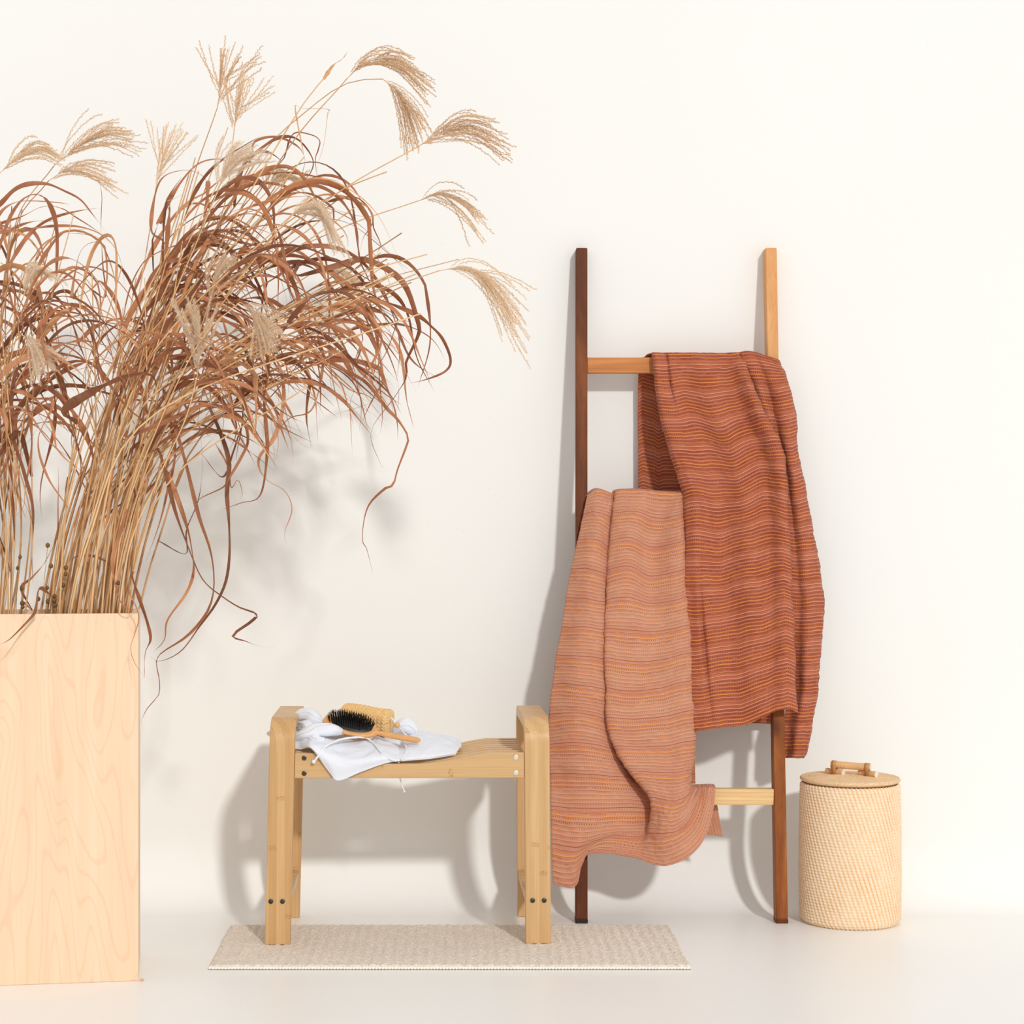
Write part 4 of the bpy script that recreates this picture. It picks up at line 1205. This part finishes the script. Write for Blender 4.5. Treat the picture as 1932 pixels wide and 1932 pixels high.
# blades that hang free of the mass, each placed on the stalk nearest to where it starts
FREE = [
 ([(557, 203), (570, 205), (618, 206), (618, 216), (611, 272), (600, 311), (601, 333)], 3.55, 3),
 ([(553, 253), (586, 254), (603, 265), (600, 284), (595, 303), (601, 355)], 3.6, 4),
 ([(470, 300), (520, 262), (560, 262), (590, 300), (583, 330), (556, 348)], 3.5, 6),
 ([(480, 268), (520, 258), (560, 275), (575, 300), (570, 330), (568, 358)], 3.6, 5),
 ([(560, 400), (600, 370), (640, 370), (690, 388), (704, 412), (698, 430), (685, 450), (678, 482)], 3.5, 7),
 ([(620, 380), (670, 372), (700, 400), (705, 430), (718, 462), (707, 483)], 3.52, 5),
 ([(560, 520), (640, 500), (690, 490), (758, 530), (788, 606), (790, 630), (766, 684), (767, 711), (747, 746), (712, 791), (700, 816), (704, 843), (722, 883)], 3.4, 10),
 ([(700, 560), (782, 592), (815, 617), (836, 641), (850, 678), (841, 700), (804, 716), (769, 724)], 3.45, 8),
 ([(470, 640), (498, 650), (505, 680), (504, 721), (498, 748), (502, 802), (504, 856), (491, 934), (454, 949), (421, 961)], 3.35, 10),
 ([(510, 660), (530, 700), (535, 760), (518, 824), (491, 859), (489, 883), (505, 907), (537, 926), (551, 961), (537, 1004), (541, 1026)], 3.42, 7),
 ([(560, 660), (600, 672), (642, 695), (690, 721), (731, 772), (750, 791), (769, 821), (769, 835), (750, 886), (742, 915), (730, 919), (699, 948), (687, 980), (684, 1020), (692, 1036), (703, 1080)], 3.42, 7),
 ([(300, 850), (318, 915), (333, 972), (362, 1051), (385, 1097), (420, 1126), (452, 1146), (483, 1158), (475, 1172), (439, 1199), (464, 1210), (493, 1220), (522, 1219)], 3.36, 10),
 ([(330, 800), (352, 880), (374, 970), (397, 1039), (404, 1097), (397, 1141), (377, 1175), (348, 1204), (307, 1230), (296, 1245), (296, 1259), (301, 1286), (299, 1312), (281, 1332), (270, 1352), (267, 1364), (275, 1384)], 3.33, 8),
 ([(390, 760), (430, 860), (428, 930), (432, 987), (433, 1045), (426, 1097), (406, 1141), (377, 1181), (342, 1228), (301, 1248), (284, 1239)], 3.38, 8),
 ([(320, 900), (350, 985), (362, 1036), (365, 1080), (351, 1120), (316, 1170), (310, 1207), (287, 1233)], 3.40, 8),
 ([(250, 1090), (266, 1138), (279, 1178), (284, 1207), (274, 1233), (272, 1280)], 3.39, 8),
 ([(75, 1110), (68, 1146), (62, 1161), (38, 1187), (17, 1207), (0, 1216)], 3.275, 7),
 ([(245, 1120), (262, 1165), (247, 1220), (255, 1252), (275, 1278), (290, 1282)], 3.30, 2.5),
 ([(242, 823), (323, 791), (377, 766), (420, 769), (458, 793), (468, 831), (455, 863), (431, 904), (420, 920), (377, 941), (369, 958)], 3.3, 8),
 ([(121, 775), (172, 740), (229, 713), (264, 705), (288, 710), (296, 731)], 3.28, 13),
 ([(-30, 410), (0, 385), (27, 358), (54, 347), (89, 347), (121, 360), (151, 376), (172, 401), (194, 430), (199, 444)], 3.4, 7),
 ([(-60, 450), (0, 422), (40, 409), (81, 390), (116, 393), (145, 411), (172, 428), (196, 446)], 3.45, 7),
 ([(-60, 450), (0, 438), (67, 430), (108, 426), (151, 428), (188, 441), (215, 465), (229, 498), (237, 551)], 3.35, 9),
 ([(199, 560), (194, 500), (191, 440), (191, 403), (192, 368), (186, 333)], 3.5, 4),
 ([(135, 560), (150, 480), (175, 457), (195, 466), (215, 520), (222, 580)], 3.38, 6),
 ([(420, 900), (441, 850), (460, 800), (505, 755), (560, 690), (575, 650)], 3.5, 4),
 ([(285, 430), (300, 345), (340, 322), (380, 330), (400, 365)], 3.45, 7),
 ([(300, 420), (330, 360), (370, 312), (410, 300), (440, 310)], 3.5, 8),
 ([(430, 880), (436, 920), (449, 905), (457, 930), (452, 945)], 3.42, 3),
 ([(402, 700), (440, 740), (510, 780), (530, 800), (560, 830), (587, 850)], 3.5, 3),
 ([(640, 560), (700, 600), (720, 640), (700, 690), (664, 748), (662, 800), (666, 872)], 3.4, 5),
 ([(620, 700), (660, 735), (690, 745), (700, 760), (630, 782)], 3.4, 2),
 ([(600, 640), (610, 680), (590, 770), (545, 790), (510, 830)], 3.45, 6),
 ([(0, 900), (22, 850), (30, 800), (20, 760), (8, 700)], 3.35, 7),
 ([(45, 720), (60, 830), (48, 920), (42, 960), (0, 1000)], 3.36, 6),
 ([(30, 700), (20, 800), (45, 890), (62, 960), (60, 1040), (62, 1100)], 3.33, 8),
 ([(100, 760), (72, 830), (90, 900), (130, 960), (155, 1010)], 3.32, 6),
 ([(60, 980), (40, 940), (0, 920), (-30, 910)], 3.32, 4),
 ([(240, 960), (225, 1010), (212, 1060), (225, 1130), (245, 1150), (262, 1146)], 3.33, 6),
 ([(145, 1050), (180, 1050), (215, 1070), (228, 1095)], 3.40, 5),
 ([(60, 1150), (40, 1110), (60, 1090), (85, 1060), (110, 1010)], 3.40, 6),
 ([(310, 740), (330, 850), (315, 930), (300, 990), (275, 1060)], 3.42, 7),
 ([(350, 1045), (352, 1000), (375, 940), (382, 870), (376, 800)], 3.44, 4),
]
allpts = np.vstack([P for r_, P, s_ in main]); owner = [r_ for r_, P, s_ in main for _ in range(len(P))]
allpx = np.stack([VX + F * allpts[:, 0] / allpts[:, 1], VY - F * (allpts[:, 2] - CZ) / allpts[:, 1]], axis=1)
for pts, D, w in FREE:
    x0, y0 = pts[0]
    dd = (allpx[:, 0] - x0) ** 2 + (allpx[:, 1] - y0) ** 2 + ((allpts[:, 1] - D) * 250) ** 2
    k = int(np.argmin(dd))
    S = allpts[k]
    n = len(pts)
    depth = [D + 0.05 * math.sin(i * 1.1 + x0) * (i / n) for i in range(n)]
    wp = [W(p[0], p[1], d_) for p, d_ in zip(pts, depth)]
    if dd[k] > 30: wp = [Vector(S)] + wp
    path = resample(catmull(wp, 160), 46)[0]
    path[:, 1] = np.minimum(path[:, 1], 4.02)
    add_leaf(owner[k], [tuple(p) for p in path], w * 0.00112, mat='leaf' if w > 3.5 else 'leaf_pale')

# plumes
def plume_mesh(path, spread, nb, fluffy, seed, bias=0.0):
    rr = random.Random(seed)
    Rp_ = resample(catmull([W(*p) for p in path], 120), 60)[0]
    Ln = float(np.linalg.norm(np.diff(Rp_, axis=0), axis=1).sum())
    ext = Rp_[-1] + (Rp_[-1] - Rp_[-4]) / 3.0 * np.arange(1, 13)[:, None]
    E = np.vstack([Rp_, ext])
    def at(s):
        x = min(max(s, 0), 1.19) * 59
        i = int(x); f = x - i
        return Vector(E[i] * (1 - f) + E[min(i + 1, len(E) - 1)] * f)
    m = MB()
    def tri(a, b, w, mi):
        d = b - a
        sd = d.cross(Vector((rr.uniform(-.4, .4), -1, rr.uniform(-.4, .4))))
        if sd.length < 1e-9: return
        sd.normalize()
        m.add([a - sd * w, a + sd * w, b], [(0, 1, 2)], mi)
    def diamond(a, b, w, mi):
        d = b - a; sd = d.cross(Vector((rr.uniform(-.8, .8), -1, rr.uniform(-.8, .8)))).normalized() * w
        c = a.lerp(b, 0.45)
        m.add([a, c - sd, b, c + sd], [(0, 1, 2, 3)], mi)
    m.tube([at(t) for t in np.linspace(0, 0.92, 24)], [0.0009 * (1 - 0.75 * t) for t in np.linspace(0, 1, 24)], 4, 0, False)
    for b in range(nb):
        s0 = rr.uniform(0.02, 0.50)
        lf = rr.uniform(0.70, 1.08)
        ang = rr.uniform(0, 2 * math.pi)
        t0 = (at(s0 + 0.05) - at(s0)).normalized()
        u_ = t0.cross(Vector((0, -1, 0))).normalized(); w_ = Vector((0, -1, 0))
        sw = spread * 2.25 * Ln * rr.uniform(0.1, 1.0)
        off = (u_ * (math.cos(ang) + bias) + w_ * math.sin(ang) * 0.8) * sw
        end = s0 + (1.0 - s0) * lf * (1.12 - 0.12 * abs(math.cos(ang)))
        pts = []
        nseg = 18
        for k in range(nseg + 1):
            f = k / nseg
            p = at(s0 + (end - s0) * f) + off * (f ** 0.85) * (0.5 + 0.5 * (1 - s0))
            p.z -= 0.05 * Ln * f * f * rr.uniform(0.8, 1.2)
            pts.append(p)
        m.tube(pts, [0.00030] * (nseg + 1), 3, 0, False)
        L_ = sum((pts[k + 1] - pts[k]).length for k in range(nseg))
        ns = int(L_ / (0.0030 if not fluffy else 0.0026))
        for k in range(2, ns):
            f = k / ns * nseg; i = min(int(f), nseg - 1)
            p = pts[i].lerp(pts[i + 1], f - i); d = (pts[i + 1] - pts[i]).normalized()
            lat = d.cross(Vector((rr.uniform(-1, 1), rr.uniform(-1, 1), rr.uniform(-1, 1))))
            if lat.length < 1e-6: continue
            lat.normalize()
            dd_ = (d + lat * rr.uniform(0.35, 0.8)).normalized()
            sl = rr.uniform(0.0040, 0.0062)
            diamond(p, p + dd_ * sl, 0.00080 if not fluffy else 0.0005, 0)
            for q in range(8 if not fluffy else 11):
                hl_ = rr.uniform(0.004, 0.0075) * (1.0 if not fluffy else 1.3)
                lat2 = d.cross(Vector((rr.uniform(-1, 1), rr.uniform(-1, 1), rr.uniform(-1, 1))))
                if lat2.length < 1e-6: continue
                dd2 = (d + lat2.normalized() * rr.uniform(0.35, 0.9)).normalized()
                tri(p + dd_ * 0.001, p + dd2 * hl_, 0.00012 if not fluffy else 0.00013, 1)
    return m

PL = [
 # label, stem way-points (px, py, depth) from low to high, plume path, spread, branches, fluffy, lean
 ('tallest upright tan plume at the top of the grasses', [(230, 1000, 3.50), (300, 640, 3.52), (350, 385, 3.5), (408, 205, 3.5)], [(410, 203, 3.5), (420, 150, 3.5), (436, 78, 3.5)], .30, 20, 0),
 ('upright fanned tan plume just right of the tallest plume', [(235, 1000, 3.46), (330, 640, 3.45), (420, 400, 3.45), (440, 262, 3.45)], [(441, 252, 3.45), (448, 205, 3.45), (462, 138, 3.45)], .30, 19, 0),
 ('narrow upright tan plume standing alone between the two grass clumps', [(190, 1000, 3.5), (255, 600, 3.5), (280, 450, 3.5), (294, 360, 3.5)], [(294, 355, 3.5), (304, 310, 3.5), (325, 240, 3.5)], .27, 18, 0),
 ('large tan plume sweeping right, highest of the left clump', [(20, 1000, 3.46), (0, 640, 3.46), (30, 420, 3.46), (100, 314, 3.46)], [(104, 310, 3.46), (150, 275, 3.46), (200, 250, 3.46), (243, 248, 3.46)], .20, 24, 0),
 ('tan plume cut by the left picture edge above the left clump', [(-60, 1000, 3.42), (-90, 640, 3.42), (-60, 420, 3.42), (-5, 330, 3.42)], [(0, 326, 3.42), (40, 293, 3.42), (78, 278, 3.42), (112, 290, 3.42)], .22, 22, 0),
 ('small drooping tan plume under the large sweeping plume of the left clump', [(40, 1000, 3.5), (10, 640, 3.5), (30, 430, 3.5), (88, 345, 3.5)], [(92, 341, 3.5), (130, 318, 3.5), (170, 316, 3.5), (212, 330, 3.5)], .22, 18, 0),
 ('arching tan plume at the upper right, highest of the right hand plumes', [(225, 1000, 3.45), (330, 640, 3.42), (530, 300, 3.40), (650, 152, 3.40)], [(655, 148, 3.40), (690, 118, 3.40), (745, 112, 3.40), (797, 140, 3.40)], .19, 26, 0),
 ('tan plume hanging straight down from a bowed stem at upper right', [(220, 1000, 3.5), (350, 560, 3.5), (480, 310, 3.5), (590, 200, 3.5), (660, 155, 3.5), (718, 148, 3.5)], [(722, 149, 3.5), (748, 172, 3.5), (772, 210, 3.5), (792, 262, 3.5)], .20, 26, 0),
 ('tan plume pointing right on a straight bare stem, third from the top right', [(235, 1000, 3.42), (330, 720, 3.4), (480, 490, 3.38), (640, 362, 3.36), (785, 279, 3.35)], [(788, 277, 3.35), (835, 248, 3.35), (885, 232, 3.35), (942, 246, 3.35)], .24, 26, 0),
 ('slender tan plume drooping right at mid height beside the bare wall', [(230, 1000, 3.5), (340, 700, 3.5), (480, 520, 3.5), (640, 432, 3.5), (782, 381, 3.5)], [(786, 380, 3.5), (830, 368, 3.5), (875, 385, 3.5), (912, 420, 3.5)], .22, 20, 0),
 ('lowest tan plume on the right, arching down towards the ladder', [(240, 1000, 3.44), (340, 760, 3.42), (500, 640, 3.40), (680, 562, 3.38), (822, 514, 3.36)], [(828, 511, 3.36), (880, 505, 3.36), (930, 535, 3.36), (985, 600, 3.36)], .21, 28, 0),
 ('soft fluffy plume curling over at the right of the leaf mass', [(225, 1000, 3.38), (330, 720, 3.34), (450, 530, 3.30), (545, 412, 3.28)], [(548, 408, 3.28), (572, 395, 3.28), (605, 396, 3.28), (635, 440, 3.28)], .24, 22, 1),
 ('soft fluffy plume below the tallest plumes, half hidden by a leaf', [(210, 1000, 3.38), (300, 640, 3.34), (370, 460, 3.3), (410, 362, 3.28)], [(411, 360, 3.28), (425, 325, 3.28), (446, 294, 3.28), (476, 272, 3.28)], .24, 20, 1),
 ('short fluffy plume low in the right hand leaf mass', [(230, 1000, 3.34), (300, 800, 3.28), (380, 640, 3.22), (450, 572, 3.2)], [(453, 570, 3.2), (475, 585, 3.2), (497, 612, 3.2), (516, 648, 3.2)], .24, 22, 1),
 ('upright fluffy plume among the stems at the heart of the bouquet', [(240, 1050, 3.32), (300, 900, 3.28), (350, 790, 3.25), (372, 712, 3.24)], [(372, 710, 3.24), (376, 665, 3.24), (374, 610, 3.24), (372, 566, 3.24)], .17, 18, 1),
 ('fluffy plume in the left clump near the middle height', [(40, 1000, 3.36), (10, 800, 3.3), (20, 640, 3.28), (42, 566, 3.27)], [(43, 563, 3.27), (55, 530, 3.27), (78, 505, 3.27), (104, 520, 3.27)], .26, 18, 1),
 ('fluffy plume hanging lowest in the left clump', [(60, 1000, 3.32), (10, 800, 3.26), (10, 680, 3.24), (38, 632, 3.23)], [(40, 631, 3.23), (56, 642, 3.23), (70, 668, 3.23), (84, 700, 3.23)], .24, 18, 1),
 ('flattened fluffy plume behind the arching leaves on the right', [(235, 1000, 3.5), (340, 740, 3.52), (480, 590, 3.55), (590, 515, 3.56)], [(594, 512, 3.56), (620, 508, 3.56), (650, 520, 3.56), (678, 545, 3.56)], .2, 16, 1),
 ('fluffy plume tucked behind crossing stems below the bowed stem', [(215, 1000, 3.55), (330, 640, 3.58), (430, 440, 3.6), (498, 368, 3.6)], [(500, 366, 3.6), (512, 340, 3.6), (530, 322, 3.6), (552, 335, 3.6)], .26, 16, 1),
 ('narrow fluffy plume in the dense centre of the leaf mass', [(220, 1000, 3.4), (310, 760, 3.34), (370, 640, 3.3), (395, 568, 3.28)], [(396, 566, 3.28), (405, 530, 3.28), (418, 500, 3.28), (436, 480, 3.28)], .18, 14, 1),
]
for i, (label, way, path, spread, nb, fluffy) in enumerate(PL):
    rim = way[0]
    base = in_planter(min(max(rim[0] - 20, -120), 255), min(1, max(0, (rim[2] - 3.38) / 0.2)))
    root, P = make_stalk('plume_grass_stalk', label, 'plumed dried grass stalks', 'dried grass', [base] + [W(*w_) for w_ in way[:-1]] + [W(*path[0])], 0.0019, 0.0009, 40)
    m = plume_mesh(path, spread * (1.25 if fluffy else 1.0), int(nb * (1.5 if fluffy else 1.25)), fluffy, 100 + i)
    m.build('plume', [M['plume_soft'] if fluffy else M['plume_core'], M['plume_hair']], root, label='fluffy pale seed plume' if fluffy else 'feathery tan seed plume')

# bare cut canes sticking out of the mass
CANES = [('straw cane ending in a blunt cut below the third right plume', [(235, 1000, 3.46), (330, 720, 3.44), (500, 460, 3.42), (640, 362, 3.4), (730, 324, 3.39)], 0.0017),
 ('pale straw cane with a blunt end pointing right at mid height', [(240, 1000, 3.4), (330, 780, 3.36), (500, 610, 3.33), (680, 518, 3.31), (806, 480, 3.3)], 0.0019),
 ('thin brown cane with a pointed end beside the lowest right plume', [(240, 1000, 3.48), (330, 780, 3.46), (500, 620, 3.44), (700, 535, 3.42), (866, 489, 3.41)], 0.0012),
 ('tall straw cane ending in a blade, reaching up beside the highest right plume', [(225, 1000, 3.4), (320, 660, 3.38), (440, 420, 3.36), (560, 215, 3.35), (622, 135, 3.35)], 0.0020)]
for k, (label, way, r) in enumerate(CANES):
    base = in_planter(225 - 12 * k, 0.4)
    root, P = make_stalk('bare_grass_cane', label, 'bare dried grass canes', 'dried grass', [base] + [W(*w_) for w_ in way], r, r * 0.6, 34)
    if k == 3:
        path = resample(catmull([W(610, 150, 3.35), W(628, 124, 3.35), W(645, 112, 3.35), W(656, 98, 3.35)], 60), 24)[0]
        add_leaf(root, [tuple(p) for p in path], 0.0075, 0.2, 0.4, 'leaf_pale')

# flax sprigs with round seed heads between the grass stems
FLAX = [
 ('thin flax sprig with round seed pods by the left picture edge', (36, 1150), [(33, 1072), (38, 1051), (41, 1110)]),
 ('short flax sprig with two reddish pods at the planter rim', (44, 1150), [(42, 1138), (43, 1145)]),
 ('flax sprig with three pods left of the straw bundle', (92, 1150), [(96, 1068), (89, 1109), (90, 1029)]),
 ('low flax sprig with a tight row of dark pods at the rim', (103, 1150), [(103, 1125), (102, 1133), (103, 1142), (90, 1135)]),
 ('flax sprig with paired pods rising through the straw bundle', (120, 1150), [(124, 1071), (124, 1083), (119, 1104)]),
 ('single dark flax pod at the right side of the straw bundle', (222, 1150), [(223, 1100)]),
 ('small green flax sprig with one pod between the left stems', (70, 1150), [(72, 1130)]),
]
for label, (bx0, by0), pods in FLAX:
    base = in_planter(bx0, 0.12)
    D = base.y
    root = empty('flax_sprig', base); tag(root, label, 'dried flower', 'flax sprigs in the planter')
    for (x, y) in pods:
        e = W(x, y, D - 0.005)
        P = catmull([base, base.lerp(e, 0.5) + Vector((RNG.uniform(-.006, .006), RNG.uniform(-.006, .006), 0.01)), e], 14)
        mm = MB(); mm.tube([Vector(p) for p in P], 0.00045, 4)
        st = mm.build('stem', M['flax_stem'], root, smooth=True)
        mm = MB(); mm.ball(e, RNG.uniform(0.0030, 0.0042), nu=10, nv=8, sq=(1, 1, 1.1)); mm.tube([e + Vector((0, 0, 0.003)), e + Vector((0, 0, 0.0058))], [0.0009, 0.0002], 5)
        mm.build('seed_pod', M['flax_pod'], root, smooth=True)

# a dropped husk on the floor by the planter
root = empty('fallen_seed_husk', W(268, 1851, 3.336)); tag(root, 'tiny straw coloured seed husk on the floor at the planter corner', 'seed')
mm = MB(); mm.ball(W(268, 1848.5, 3.337), 0.0028, nu=10, nv=7, sq=(1.4, 0.9, 0.75)); mm.build('husk', M['bead'], root, smooth=True)
